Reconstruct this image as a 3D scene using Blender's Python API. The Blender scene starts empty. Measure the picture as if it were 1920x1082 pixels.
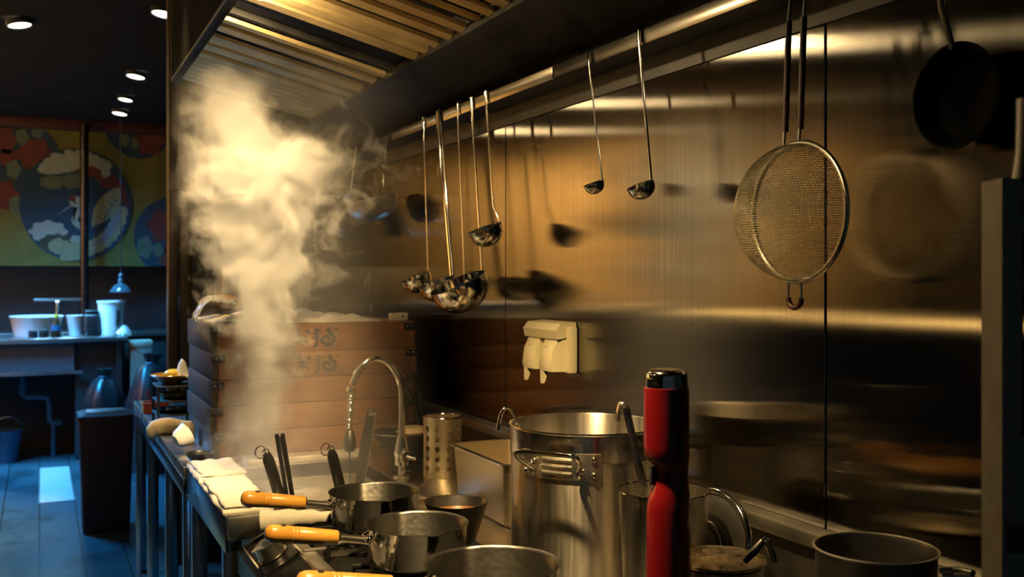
import bpy, bmesh, math, random
from mathutils import Vector, Matrix, noise as mnoise
random.seed(7)
PI = math.pi
V = Vector
SC = bpy.context.scene
COL = SC.collection
CAM_Z = 1.41
S25, C25 = math.sin(math.radians(25)), math.cos(math.radians(25))
ORG = {}

# ------------------------------------------------------------------ helpers
def tag(o, label=None, cat=None, group=None, kind=None):
    if label: o['label'] = label
    if cat: o['category'] = cat
    if group: o['group'] = group
    if kind: o['kind'] = kind
    return o

def thing(name, label, cat, loc, group=None):
    o = bpy.data.objects.new(name, None)
    COL.objects.link(o)
    o.location = loc
    o.empty_display_size = 0.05
    ORG[o.name] = V(loc)
    return tag(o, label, cat, group)

def copy_tree(o, parent=None):
    c = o.copy()
    COL.objects.link(c)
    if parent is not None:
        c.parent = parent
    ORG[c.name] = ORG.get(o.name, V((0, 0, 0)))
    for ch in list(o.children):
        copy_tree(ch, c)
    return c

def frame_from(t):
    t = t.normalized()
    a = V((0, 0, 1)) if abs(t.z) < 0.9 else V((1, 0, 0))
    n = t.cross(a).normalized()
    b = t.cross(n).normalized()
    return n, b

class MB:
    """collects shapes in world coordinates, then links them as one mesh"""
    def __init__(s):
        s.bm = bmesh.new()
    def box(s, x0, x1, y0, y1, z0, z1, bev=0.0, m=None, seg=2):
        mat = Matrix.Translation(((x0+x1)/2, (y0+y1)/2, (z0+z1)/2)) @ Matrix.Diagonal((abs(x1-x0), abs(y1-y0), abs(z1-z0), 1))
        r = bmesh.ops.create_cube(s.bm, size=1.0, matrix=mat)
        vs = r['verts']
        if bev > 0:
            es = list({e for v in vs for e in v.link_edges})
            rb = bmesh.ops.bevel(s.bm, geom=es, offset=bev, segments=seg, affect='EDGES', profile=0.5)
            vs = list({v for f in rb['faces'] for v in f.verts} | {v for v in vs if v.is_valid})
        if m is not None:
            for v in vs: v.co = m @ v.co
        return s
    def ring_loft(s, rings, closed=True, cap0=True, cap1=True):
        bv = [[s.bm.verts.new(p) for p in r] for r in rings]
        n = len(bv[0])
        for a, b in zip(bv[:-1], bv[1:]):
            for i in range(n if closed else n-1):
                j = (i+1) % n
                try: s.bm.faces.new((a[i], a[j], b[j], b[i]))
                except ValueError: pass
        if cap0 and closed: s.bm.faces.new(list(reversed(bv[0])))
        if cap1 and closed: s.bm.faces.new(bv[-1])
        return s
    def tube(s, pts, r, n=10, closed=False, flat=1.0, up=None, caps=True):
        pts = [V(p) for p in pts]
        k = len(pts)
        rs = r if isinstance(r, (list, tuple)) else [r]*k
        T = []
        for i in range(k):
            if closed: t = pts[(i+1) % k]-pts[(i-1) % k]
            else: t = pts[min(i+1, k-1)]-pts[max(i-1, 0)]
            T.append(t.normalized())
        if up is None:
            nrm, _ = frame_from(T[0])
        else:
            nrm = (V(up)-T[0]*V(up).dot(T[0])).normalized()
        rings = []
        for i in range(k):
            if up is not None:
                nrm = V(up)
            nrm = (nrm-T[i]*nrm.dot(T[i])).normalized()
            b = T[i].cross(nrm)
            rings.append([pts[i]+nrm*rs[i]*math.cos(2*PI*j/n)+b*rs[i]*flat*math.sin(2*PI*j/n) for j in range(n)])
        if closed:
            rings.append(rings[0])
            bv = [[s.bm.verts.new(p) for p in q] for q in rings[:-1]]
            bv.append(bv[0])
            for a, c in zip(bv[:-1], bv[1:]):
                for i in range(n):
                    j = (i+1) % n
                    s.bm.faces.new((a[i], a[j], c[j], c[i]))
        else:
            s.ring_loft(rings, True, caps, caps)
        return s
    def cyl(s, p0, p1, r0, r1=None, n=24):
        return s.tube([p0, p1], [r0, r0 if r1 is None else r1], n)
    def lathe(s, prof, c=(0, 0, 0), n=48, m=None, fn=None):
        """prof (r,z) pairs turned about z; fn(theta, r, z) may bend it"""
        c = V(c)
        rings = []
        for (r, z) in prof:
            ring = []
            for j in range(n):
                t = 2*PI*j/n
                rr, zz = (r, z) if fn is None else fn(t, r, z)
                p = V((rr*math.cos(t), rr*math.sin(t), zz))
                if m is not None: p = m @ p
                ring.append(c+p)
            rings.append(ring)
        s.ring_loft(rings, True, False, False)
        return s
    def prism(s, poly, d0, d1, fn):
        """poly 2-D points; fn(a, b, d) -> world"""
        A = [s.bm.verts.new(fn(a, b, d0)) for a, b in poly]
        B = [s.bm.verts.new(fn(a, b, d1)) for a, b in poly]
        k = len(poly)
        s.bm.faces.new(A); s.bm.faces.new(list(reversed(B)))
        for i in range(k):
            j = (i+1) % k
            s.bm.faces.new((A[j], A[i], B[i], B[j]))
        return s
    def ball(s, c, r, sc=(1, 1, 1), n=16, m=None):
        mm = Matrix.Translation(c) @ (m if m is not None else Matrix.Identity(4)) @ Matrix.Diagonal((sc[0], sc[1], sc[2], 1))
        bmesh.ops.create_uvsphere(s.bm, u_segments=n*2, v_segments=n, radius=r, matrix=mm)
        return s
    def grid(s, fn, nu, nv):
        g = [[s.bm.verts.new(fn(i/nu, j/nv)) for j in range(nv+1)] for i in range(nu+1)]
        for i in range(nu):
            for j in range(nv):
                s.bm.faces.new((g[i][j], g[i+1][j], g[i+1][j+1], g[i][j+1]))
        return s
    def slab(s, fn, nu, nv, fb):
        """closed cushion: top surface fn, bottom surface fb"""
        g = [[s.bm.verts.new(fn(i/nu, j/nv)) for j in range(nv+1)] for i in range(nu+1)]
        h = [[s.bm.verts.new(fb(i/nu, j/nv)) for j in range(nv+1)] for i in range(nu+1)]
        for i in range(nu):
            for j in range(nv):
                s.bm.faces.new((g[i][j], g[i+1][j], g[i+1][j+1], g[i][j+1]))
                s.bm.faces.new((h[i][j], h[i][j+1], h[i+1][j+1], h[i+1][j]))
        for i in range(nu):
            s.bm.faces.new((g[i][0], h[i][0], h[i+1][0], g[i+1][0]))
            s.bm.faces.new((g[i][nv], g[i+1][nv], h[i+1][nv], h[i][nv]))
        for j in range(nv):
            s.bm.faces.new((g[0][j], g[0][j+1], h[0][j+1], h[0][j]))
            s.bm.faces.new((g[nu][j], h[nu][j], h[nu][j+1], g[nu][j+1]))
        return s
    def xf(s, m):
        for v in s.bm.verts: v.co = m @ v.co
        return s
    def out(s, name, mat, parent=None, loc=None, angle=40, uvyz=False, smooth=True):
        o0 = ORG[parent.name] if parent is not None else (V(loc) if loc is not None else V((0, 0, 0)))
        bm = s.bm
        bmesh.ops.recalc_face_normals(bm, faces=bm.faces[:])
        if uvyz:
            uv = bm.loops.layers.uv.new('UVMap')
            for f in bm.faces:
                for l in f.loops: l[uv].uv = (l.vert.co.y, l.vert.co.z)
        for v in bm.verts: v.co -= o0
        me = bpy.data.meshes.new(name)
        bm.to_mesh(me); bm.free()
        if smooth:
            me.polygons.foreach_set('use_smooth', [True]*len(me.polygons))
            me.set_sharp_from_angle(angle=math.radians(angle))
        me.materials.append(mat)
        o = bpy.data.objects.new(name, me)
        COL.objects.link(o)
        if parent is not None: o.parent = parent
        else: o.location = o0
        ORG[o.name] = o0
        return o

def arc(c, r, a0, a1, n, ax=(1, 0, 0), ay=(0, 0, 1)):
    c, ax, ay = V(c), V(ax), V(ay)
    return [c+ax*r*math.cos(a0+(a1-a0)*i/n)+ay*r*math.sin(a0+(a1-a0)*i/n) for i in range(n+1)]

def smooth_path(pts, n=6):
    P = [V(p) for p in pts]
    out = []
    for i in range(len(P)-1):
        p0, p1, p2, p3 = P[max(i-1, 0)], P[i], P[i+1], P[min(i+2, len(P)-1)]
        for k in range(n):
            t = k/n
            out.append(0.5*((2*p1)+(p2-p0)*t+(2*p0-5*p1+4*p2-p3)*t*t+(3*p1-p0-3*p2+p3)*t**3))
    out.append(P[-1])
    return out

# ------------------------------------------------------------------ materials
def nodes(name):
    m = bpy.data.materials.new(name)
    m.use_nodes = True
    nt = m.node_tree
    return m, nt, nt.nodes['Principled BSDF']

def link(nt, a, b): nt.links.new(a, b)

def noise_tex(nt, scale, detail=4, rough=0.55, stretch=None, coord='Object', dist=0.0):
    tc = nt.nodes.new('ShaderNodeTexCoord')
    mp = nt.nodes.new('ShaderNodeMapping')
    link(nt, tc.outputs[coord], mp.inputs['Vector'])
    if stretch: mp.inputs['Scale'].default_value = stretch
    n = nt.nodes.new('ShaderNodeTexNoise')
    n.inputs['Scale'].default_value = scale
    n.inputs['Detail'].default_value = detail
    n.inputs['Roughness'].default_value = rough
    n.inputs['Distortion'].default_value = dist
    link(nt, mp.outputs['Vector'], n.inputs['Vector'])
    return n

def ramp(nt, src, stops):
    r = nt.nodes.new('ShaderNodeValToRGB')
    els = r.color_ramp.elements
    els[0].position, els[0].color = stops[0][0], (*stops[0][1], 1)
    els[1].position, els[1].color = stops[-1][0], (*stops[-1][1], 1)
    for p, c in stops[1:-1]:
        e = els.new(p); e.color = (*c, 1)
    link(nt, src, r.inputs['Fac'])
    return r

def mrange(nt, src, a, b, c, d):
    m = nt.nodes.new('ShaderNodeMapRange')
    for k, v in zip(('From Min', 'From Max', 'To Min', 'To Max'), (a, b, c, d)):
        m.inputs[k].default_value = v
    link(nt, src, m.inputs['Value'])
    return m

def bump(nt, bs, src, strength, dist=0.002):
    b = nt.nodes.new('ShaderNodeBump')
    b.inputs['Strength'].default_value = strength
    b.inputs['Distance'].default_value = dist
    link(nt, src, b.inputs['Height'])
    link(nt, b.outputs['Normal'], bs.inputs['Normal'])

def plain(name, c, rough=0.6, metal=0.0, var=0.18, scale=30, bumps=0.0, stretch=None, coat=0.0, spec=0.5):
    m, nt, bs = nodes(name)
    n = noise_tex(nt, scale, stretch=stretch)
    lo = tuple(max(0, x*(1-var)) for x in c); hi = tuple(min(1, x*(1+var)) for x in c)
    r = ramp(nt, n.outputs['Fac'], [(0.3, lo), (0.7, hi)])
    link(nt, r.outputs['Color'], bs.inputs['Base Color'])
    q = mrange(nt, n.outputs['Fac'], 0.3, 0.7, max(0.02, rough*0.85), min(1, rough*1.15))
    link(nt, q.outputs['Result'], bs.inputs['Roughness'])
    bs.inputs['Metallic'].default_value = metal
    bs.inputs['Coat Weight'].default_value = coat
    bs.inputs['Specular IOR Level'].default_value = spec
    if bumps > 0: bump(nt, bs, n.outputs['Fac'], bumps)
    return m

def steel(name, rough=0.28, c=(0.56, 0.53, 0.48), stretch=(1, 1, 1), scale=60, var=0.12, bumps=0.008, aniso=0.0):
    m = plain(name, c, rough, 1.0, var, scale, bumps, stretch)
    if aniso: m.node_tree.nodes['Principled BSDF'].inputs['Anisotropic'].default_value = aniso
    return m

def hammered(name, rough, c, cell=60):
    m, nt, bs = nodes(name)
    tc = nt.nodes.new('ShaderNodeTexCoord')
    vo = nt.nodes.new('ShaderNodeTexVoronoi')
    vo.inputs['Scale'].default_value = cell
    link(nt, tc.outputs['Object'], vo.inputs['Vector'])
    bump(nt, bs, vo.outputs['Distance'], 0.10, 0.003)
    n = noise_tex(nt, 40)
    r = ramp(nt, n.outputs['Fac'], [(0.3, tuple(x*0.8 for x in c)), (0.7, c)])
    link(nt, r.outputs['Color'], bs.inputs['Base Color'])
    bs.inputs['Metallic'].default_value = 1.0
    bs.inputs['Roughness'].default_value = rough
    return m

def wood(name, dark, light, rough=0.45, stretch=(1, 14, 14), scale=9, coat=0.0):
    m, nt, bs = nodes(name)
    n = noise_tex(nt, scale, 6, 0.6, stretch, dist=0.6)
    r = ramp(nt, n.outputs['Fac'], [(0.28, dark), (0.72, light)])
    link(nt, r.outputs['Color'], bs.inputs['Base Color'])
    bs.inputs['Roughness'].default_value = rough
    bs.inputs['Coat Weight'].default_value = coat
    bump(nt, bs, n.outputs['Fac'], 0.12)
    return m

def emit(name, c, st):
    m, nt, bs = nodes(name)
    n = noise_tex(nt, 20)
    r = ramp(nt, n.outputs['Fac'], [(0.2, tuple(x*0.95 for x in c)), (0.8, c)])
    link(nt, r.outputs['Color'], bs.inputs['Emission Color'])
    bs.inputs['Base Color'].default_value = (0.8, 0.8, 0.8, 1)
    bs.inputs['Emission Strength'].default_value = st
    return m

# brushed sheet-steel wall: brushing runs up and down, so reflections smear sideways
def wall_steel():
    m, nt, bs = nodes('brushed_wall_steel')
    n = noise_tex(nt, 1.0, 5, 0.6, (1, 140, 1.6))
    n2 = noise_tex(nt, 1.7, 4, 0.6)
    r = ramp(nt, n2.outputs['Fac'], [(0.3, (0.255, 0.245, 0.225)), (0.7, (0.32, 0.305, 0.28))])
    mix = nt.nodes.new('ShaderNodeMix'); mix.data_type = 'RGBA'; mix.blend_type = 'MULTIPLY'
    mix.inputs['Factor'].default_value = 0.55
    link(nt, r.outputs['Color'], mix.inputs['A'])
    r2 = ramp(nt, n.outputs['Fac'], [(0.3, (0.72, 0.72, 0.72)), (0.7, (1, 1, 1))])
    link(nt, r2.outputs['Color'], mix.inputs['B'])
    tg = nt.nodes.new('ShaderNodeTangent'); tg.direction_type = 'UV_MAP'; tg.uv_map = 'UVMap'
    gs = []
    for rough, an in ((0.125, -0.78), (0.22, -0.80)):
        g = nt.nodes.new('ShaderNodeBsdfAnisotropic')
        g.distribution = 'BECKMANN'
        g.inputs['Roughness'].default_value = rough
        g.inputs['Anisotropy'].default_value = an
        link(nt, mix.outputs['Result'], g.inputs['Color'])
        link(nt, tg.outputs['Tangent'], g.inputs['Tangent'])
        gs.append(g)
    q = mrange(nt, n2.outputs['Fac'], 0.3, 0.7, 0.09, 0.16)
    mx = nt.nodes.new('ShaderNodeMixShader')
    link(nt, q.outputs['Result'], mx.inputs[0])
    link(nt, gs[0].outputs[0], mx.inputs[1]); link(nt, gs[1].outputs[0], mx.inputs[2])
    bp = nt.nodes.new('ShaderNodeBump'); bp.inputs['Strength'].default_value = 0.02; bp.inputs['Distance'].default_value = 0.0003
    link(nt, n.outputs['Fac'], bp.inputs['Height'])
    for g in gs: link(nt, bp.outputs['Normal'], g.inputs['Normal'])
    link(nt, mx.outputs[0], nt.nodes['Material Output'].inputs['Surface'])
    nt.nodes.remove(bs)
    return m

M = {}
M['wall'] = wall_steel()
M['steel'] = steel('kitchen_steel', 0.27, scale=6, var=0.07, bumps=0.0)
M['steel_dull'] = steel('dull_steel', 0.40, (0.46, 0.44, 0.40), scale=8, var=0.1, bumps=0.0)
M['steel_dark'] = steel('sooty_steel', 0.42, (0.16, 0.155, 0.15), scale=10, var=0.15, bumps=0.0)
M['chrome'] = steel('polished_steel', 0.10, (0.72, 0.69, 0.64), var=0.05)
M['tub'] = steel('smooth_tub_steel', 0.36, (0.70, 0.60, 0.42), (1, 1, 1), 4, 0.05, 0.0)
M['pot'] = steel('satin_pot_steel', 0.33, (0.66, 0.61, 0.54), (1, 1, 0.06), 90, 0.1, 0.0)
M['hood'] = steel('greasy_hood_steel', 0.5, (0.05, 0.05, 0.05), var=0.2, scale=12)
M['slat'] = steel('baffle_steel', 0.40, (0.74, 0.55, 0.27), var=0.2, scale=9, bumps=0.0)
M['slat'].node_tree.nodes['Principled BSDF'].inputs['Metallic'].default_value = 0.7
M['leg'] = steel('table_leg_steel', 0.2, (0.34, 0.36, 0.38), scale=6, var=0.07, bumps=0.0)
M['table'] = steel('table_steel', 0.33, (0.46, 0.46, 0.46), scale=6, var=0.07, bumps=0.0)
for k in ('pot', 'canister'):
    if k == 'canister': M[k] = steel('turned_canister_steel', 0.3, (0.60, 0.56, 0.5), (1, 1, 0.06), 90, 0.1, 0.0)
    nt_ = M[k].node_tree; b_ = nt_.nodes['Principled BSDF']
    tg_ = nt_.nodes.new('ShaderNodeTangent'); tg_.direction_type = 'RADIAL'; tg_.axis = 'Z'
    link(nt_, tg_.outputs['Tangent'], b_.inputs['Tangent'])
    b_.inputs['Anisotropic'].default_value = 0.8; b_.inputs['Anisotropic Rotation'].default_value = 0.25
M['pan_out'] = hammered('hammered_pan_steel', 0.13, (0.62, 0.60, 0.56), 88)
M['pan_in'] = hammered('used_pan_inside', 0.36, (0.17, 0.165, 0.155), 88)
M['bowl_dark'] = hammered('hammered_dark_bowl', 0.38, (0.20, 0.19, 0.18), 70)
M['handle_wood'] = wood('amber_handle_wood', (0.50, 0.20, 0.025), (0.78, 0.40, 0.07), 0.32, coat=0.3)
M['box_wood'] = wood('steamer_wood', (0.135, 0.046, 0.006), (0.26, 0.092, 0.014), 0.6, (1.2, 8, 14), 5)
M['brown_wood'] = wood('brown_post_wood', (0.05, 0.028, 0.014), (0.11, 0.062, 0.03), 0.4, (12, 12, 1))
M['red_wood'] = wood('dark_red_beam_wood', (0.045, 0.012, 0.010), (0.075, 0.02, 0.016), 0.5, (1, 12, 12))
M['ink'] = plain('black_brush_ink', (0.018, 0.017, 0.02), 0.7)
M['black'] = plain('black_plastic', (0.014, 0.014, 0.015), 0.35)
M['black_iron'] = plain('black_cast_iron', (0.010, 0.010, 0.010), 0.55, bumps=0.1, spec=0.25)
M['black_glass'] = plain('black_panel_glass', (0.006, 0.006, 0.007), 0.28, scale=5, spec=0.2)
M['hood_paint'] = plain('matt_black_hood_paint', (0.005, 0.005, 0.006), 0.95, spec=0.05)
M['charcoal'] = plain('charcoal_surface', (0.03, 0.03, 0.032), 0.6)
M['red'] = plain('red_lacquer', (0.20, 0.006, 0.010), 0.26, var=0.06, scale=12, coat=0.3)
M['cloth'] = plain('white_kitchen_cloth', (0.70, 0.66, 0.56), 0.9, var=0.06, scale=220, bumps=0.25)
M['cheesecloth'] = plain('damp_steamer_cloth', (0.62, 0.55, 0.44), 0.9, var=0.1, scale=160, bumps=0.3)
M['sack'] = plain('brown_sack_cloth', (0.27, 0.17, 0.085), 0.9, var=0.3, scale=28, bumps=0.3)
M['white'] = plain('white_glaze', (0.82, 0.82, 0.80), 0.25, var=0.03)
M['cream'] = plain('cream_plastic', (0.74, 0.66, 0.43), 0.35, var=0.03, scale=8)
M['grey_text'] = plain('grey_print', (0.10, 0.09, 0.07), 0.7)
M['foil'] = plain('crinkled_foil', (0.86, 0.86, 0.85), 0.25, 0.6, 0.05, 40, 0.6)
M['green'] = plain('lime_green_plastic', (0.36, 0.55, 0.05), 0.4)
M['yellow'] = plain('yellow_plastic', (0.88, 0.55, 0.02), 0.4, var=0.08)
M['amber'] = plain('amber_glazed_bowl', (0.42, 0.22, 0.04), 0.25)
M['orange'] = plain('orange_red_plastic', (0.85, 0.15, 0.05), 0.4)
M['mitt'] = plain('beige_mitt_cloth', (0.56, 0.44, 0.26), 0.9, bumps=0.3, scale=120)
M['mesh_bag'] = plain('coarse_mesh_weave', (0.40, 0.32, 0.19), 0.8, var=0.7, scale=230, bumps=0.6)
M['sauce'] = plain('brown_sauce', (0.32, 0.12, 0.018), 0.12, var=0.2, scale=12)
M['purple'] = plain('dark_plum_rubber', (0.028, 0.006, 0.010), 0.5)
M['navy_lid'] = plain('dark_maroon_plastic', (0.035, 0.008, 0.011), 0.45)
M['blue_plastic'] = plain('blue_plastic', (0.02, 0.10, 0.20), 0.4)
M['tile_dark'] = plain('dark_wall_paint', (0.035, 0.035, 0.036), 0.6, scale=4)
M['ceil'] = plain('black_ceiling_paint', (0.006, 0.007, 0.008), 0.9, scale=5, spec=0.15)
M['warm_wall'] = plain('ochre_dining_plaster', (0.62, 0.42, 0.19), 0.9, var=0.15, scale=2)
M['dark_panel'] = plain('dark_wainscot', (0.04, 0.026, 0.016), 0.6, scale=4)
M['pass_top'] = plain('pale_pass_counter', (0.72, 0.62, 0.42), 0.5, scale=4)
M['leather_black'] = plain('black_bin_bag', (0.010, 0.011, 0.014), 0.34, bumps=0.4, scale=14)
M['glass'] = plain('dim_glass', (0.05, 0.08, 0.10), 0.1)
M['gunk'] = plain('burnt_brown_crust', (0.05, 0.022, 0.006), 0.7, bumps=0.6, scale=120)
M['dirty'] = plain('stained_lid_steel', (0.42, 0.33, 0.2), 0.3, 1.0, 0.65, 45, 0.15)
M['lamp_warm'] = emit('warm_lamp_glow', (1.0, 0.78, 0.45), 25)
M['lamp_white'] = emit('downlight_glow', (1.0, 0.93, 0.78), 3.5)
M['lamp_dining'] = emit('dining_spot_glow', (1.0, 0.72, 0.36), 120)

def floor_mat():
    m, nt, bs = nodes('floor_tiles')
    tc = nt.nodes.new('ShaderNodeTexCoord')
    mp = nt.nodes.new('ShaderNodeMapping'); mp.inputs['Location'].default_value = (0.0, 0.05, 0)
    link(nt, tc.outputs['Object'], mp.inputs['Vector'])
    br = nt.nodes.new('ShaderNodeTexBrick')
    br.offset = 0.0
    br.inputs['Scale'].default_value = 1.0
    br.inputs['Brick Width'].default_value = 0.2
    br.inputs['Row Height'].default_value = 0.6
    br.inputs['Mortar Size'].default_value = 0.004
    br.inputs['Color1'].default_value = (0.045, 0.10, 0.13, 1)
    br.inputs['Color2'].default_value = (0.038, 0.085, 0.11, 1)
    br.inputs['Mortar'].default_value = (0.012, 0.012, 0.012, 1)
    link(nt, mp.outputs['Vector'], br.inputs['Vector'])
    n = noise_tex(nt, 3.2, 6, 0.65, (1, 0.7, 1))
    r = ramp(nt, n.outputs['Fac'], [(0.36, (0.25, 0.25, 0.25)), (0.52, (1, 1, 1))])
    mix = nt.nodes.new('ShaderNodeMix'); mix.data_type = 'RGBA'; mix.blend_type = 'MULTIPLY'
    mix.inputs['Factor'].default_value = 0.75
    link(nt, br.outputs['Color'], mix.inputs['A']); link(nt, r.outputs['Color'], mix.inputs['B'])
    link(nt, mix.outputs['Result'], bs.inputs['Base Color'])
    bs.inputs['Roughness'].default_value = 0.33
    bump(nt, bs, br.outputs['Fac'], -0.3)
    return m
M['floor'] = floor_mat()

def noren_mat():
    m, nt, bs = nodes('mustard_noren_cloth')
    n = noise_tex(nt, 7, 6)
    r = ramp(nt, n.outputs['Fac'], [(0.3, (0.10, 0.10, 0.020)), (0.7, (0.14, 0.14, 0.028))])
    link(nt, r.outputs['Color'], bs.inputs['Base Color'])
    bs.inputs['Roughness'].default_value = 0.95
    return m
M['noren'] = noren_mat()
M['n_navy'] = plain('noren_navy_print', (0.014, 0.042, 0.066), 0.95, var=0.1)
M['n_red'] = plain('noren_red_print', (0.1069, 0.0282, 0.0192), 0.95, var=0.3, scale=18)
M['n_white'] = plain('noren_white_print', (0.2406, 0.2989, 0.2351), 0.95, var=0.1)
M['n_green'] = plain('noren_sage_print', (0.0802, 0.1246, 0.0783), 0.95, var=0.2)
M['n_olive'] = plain('noren_olive_print', (0.0401, 0.0498, 0.0244), 0.95, var=0.2)
M['n_lilac'] = plain('noren_lilac_print', (0.1604, 0.1827, 0.2003), 0.95, var=0.1)
M['n_cream'] = plain('noren_cream_print', (0.2005, 0.2242, 0.1219), 0.95, var=0.15)

# ------------------------------------------------------------------ room shell
def struct(name, mb, mat, loc=(0, 0, 0), **k):
    o = mb.out(name, mat, loc=loc, **k)
    o['kind'] = 'structure'
    return o

struct('floor', MB().box(-2.4, 2.4, -1.2, 9.9, -0.1, 0.0), M['floor'])
struct('ceiling', MB().box(-2.4, 2.4, -1.2, 9.9, 2.70, 2.80), M['ceil'])
w = MB()
for y0, y1 in ((-1.15, 0.028), (0.032, 1.2115), (1.2155, 2.3965), (2.3995, 3.578), (3.582, 4.4)):
    w.box(1.10, 1.115, y0, y1, 0.0, 2.6995, 0.0012, seg=1)
struct('wall_right', w, M['wall'], uvyz=True, angle=20)
struct('wall_right_backing', MB().box(1.116, 1.25, -1.2, 9.9, 0, 2.6995), M['charcoal'])
struct('wall_partition', MB().box(0.575, 1.10, 4.42, 4.56, 0, 2.6995), M['tile_dark'])
struct('wall_back', MB().box(-2.4, 1.11, 9.6, 9.75, 0, 2.6995), M['tile_dark'])
wl = struct('wall_left', MB().box(-2.35, -2.2, 4.9, 9.6, 1.0, 2.6995), M['warm_wall'])
struct('wall_left_near', MB().box(-2.35, -2.2, -1.2, 4.9, 1.0, 2.6995), M['tile_dark'])
struct('wall_left_wainscot', MB().box(-2.35, -2.19, -1.2, 9.6, 0.0, 1.0), M['dark_panel'])
# brown door posts at the end of the cooking line
struct('trim_1', MB().box(0.486, 0.522, 4.42, 4.50, 0, 2.6995, 0.004), M['brown_wood'])
struct('trim_2', MB().box(0.530, 0.574, 4.40, 4.48, 0, 2.6995, 0.004), M['brown_wood'])
struct('trim_3', MB().box(0.5225, 0.5295, 4.47, 4.49, 0, 2.6995), M['charcoal'])
struct('trim_4', MB().tube([(0.527, 4.40, 1.92), (0.527, 4.40, 2.12)], 0.0035, 10), M['chrome'])
# beam above the noren and the post in front of it
struct('trim_5', MB().box(-2.2, 1.1, 9.08, 9.32, 2.62, 2.6995, 0.006), M['red_wood'])
struct('trim_6', MB().tube([(0.335, 9.05, 0.92), (0.335, 9.05, 2.66)], 0.034, 20), plain('dark_lacquer_post', (0.014, 0.005, 0.005), 0.25, coat=0.15))
struct('trim_7', MB().box(1.02, 1.1, 9.0, 9.16, 0, 2.62, 0.006), M['brown_wood'])

# backsplash ledge behind the cooking line
t = thing('backsplash_ledge', 'long stainless ledge along the foot of the steel wall', 'ledge', (1.07, 1.9, 0.875))
MB().box(1.062, 1.0995, 0.2, 3.4, 0.996, 1.021, 0.004).out('cap', M['steel_dull'], t)
MB().box(1.078, 1.0992, 0.2, 3.4, 0.876, 0.9955).out('upstand', M['steel_dark'], t)

# ------------------------------------------------------------------ hood
HY0, HY1 = -0.6, 3.725
t = thing('extractor_hood', 'dark stainless extractor hood over the cooking line', 'hood', (0.7, 1.9, 1.905))
MB().box(0.418, 0.428, HY0, HY1, 2.10, 2.6995, 0.002).out('front_riser', M['hood_paint'], t)
MB().box(0.418, 0.446, HY0, HY1, 2.092, 2.104, 0.002).out('front_edge', M['hood'], t)
MB().box(0.418, 1.099, HY0, HY1, 2.55, 2.57).out('canopy_top', M['hood_paint'], t)
MB().prism([(0.895, 1.972), (1.025, 1.905), (1.099, 1.905), (1.099, 2.28), (1.04, 2.28), (1.0, 2.03), (0.905, 2.0)], HY0, HY1, lambda a, b, d: V((a, d, b))).out('rear_plenum', M['hood'], t)
MB().prism([(0.418, 2.092), (0.418, 2.6995), (1.099, 2.6995), (1.099, 1.905), (1.025, 1.905), (0.895, 1.972)], HY1, HY1+0.012, lambda a, b, d: V((a, d, b))).out('end_panel', M['hood'], t)

def slat_z(x, off=0.0):      # the filter plane falls 14 degrees towards the wall
    return 1.985+(0.9-x)*0.25+off

def baffle(label, y0, y1, slats, far=0.9, mat=None):
    t = thing('baffle_filter', label, 'hood filter', (0.62, (y0+y1)/2, slat_z(0.62, 0.02)), 'baffle filters in the extractor hood')
    f = MB()
    x0, x1 = 0.434, 0.912
    def bar(xa, xb, ya, yb, o0, o1):
        f.prism([(xa, slat_z(xa, o0)), (xb, slat_z(xb, o0)), (xb, slat_z(xb, o1)), (xa, slat_z(xa, o1))], ya, yb, lambda a, b, d: V((a, d, b)))
    bar(x0, x0+0.02, y0, y1, 0.012, 0.055)
    bar(x1-0.008, x1, y0, y1, 0.012, 0.05)
    bar(x0, x1, y0, y0+0.006, 0.012, 0.055)
    bar(x0, x1, y1-0.006, y1, 0.012, 0.055)
    bar(x0, x1, y0, y1, 0.052, 0.056)
    f.out('frame', M['hood'], t)
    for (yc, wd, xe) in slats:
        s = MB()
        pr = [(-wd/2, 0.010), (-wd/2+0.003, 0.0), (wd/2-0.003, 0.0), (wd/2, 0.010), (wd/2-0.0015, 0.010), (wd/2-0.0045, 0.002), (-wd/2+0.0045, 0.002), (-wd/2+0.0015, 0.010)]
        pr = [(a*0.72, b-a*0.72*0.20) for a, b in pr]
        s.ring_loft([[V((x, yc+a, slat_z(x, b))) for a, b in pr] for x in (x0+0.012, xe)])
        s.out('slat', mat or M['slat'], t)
    return t
W = 0.046
baffle('baffle filter with close slats at the near end of the hood', 1.22, 1.86, [(1.27+0.08*i, W, 0.9) for i in range(8)])
baffle('baffle filter with a slat missing, nearest one fully in sight under the hood', 1.90, 2.135, [(1.955, W, 0.9), (2.035, W*0.95, 0.9), (2.098, 0.008, 0.9), (2.112, 0.008, 0.9)])
baffle('baffle filter of five broad bright slats, second from the near end', 2.15, 2.565, [(2.196, W, 0.9), (2.28, W, 0.9), (2.371, W, 0.9), (2.448, W, 0.9), (2.529, W, 0.9)])
baffle('baffle filter with two narrow bright slats beside the dark blank gap', 2.76, 2.945, [(2.80, 0.036, 0.9), (2.89, 0.05, 0.9)])
baffle('baffle filter with two wide slats just before the steam', 2.955, 3.20, [(3.03, 0.07, 0.9), (3.14, 0.062, 0.9)])
baffle('finely slatted baffle filter right above the rising steam', 3.21, 3.70, [(3.255+0.0665*i, 0.045, 0.9) for i in range(7)])
t = thing('blank_filter_panel', 'dark flat blank panel between the bright slatted filters', 'panel', (0.62, 2.66, slat_z(0.62, 0.03)))
MB().prism([(0.434, slat_z(0.434, 0.03)), (0.912, slat_z(0.912, 0.03)), (0.912, slat_z(0.912, 0.036)), (0.434, slat_z(0.434, 0.036))], 2.575, 2.75, lambda a, b, d: V((a, d, b))).out('plate', M['hood'], t)
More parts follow.
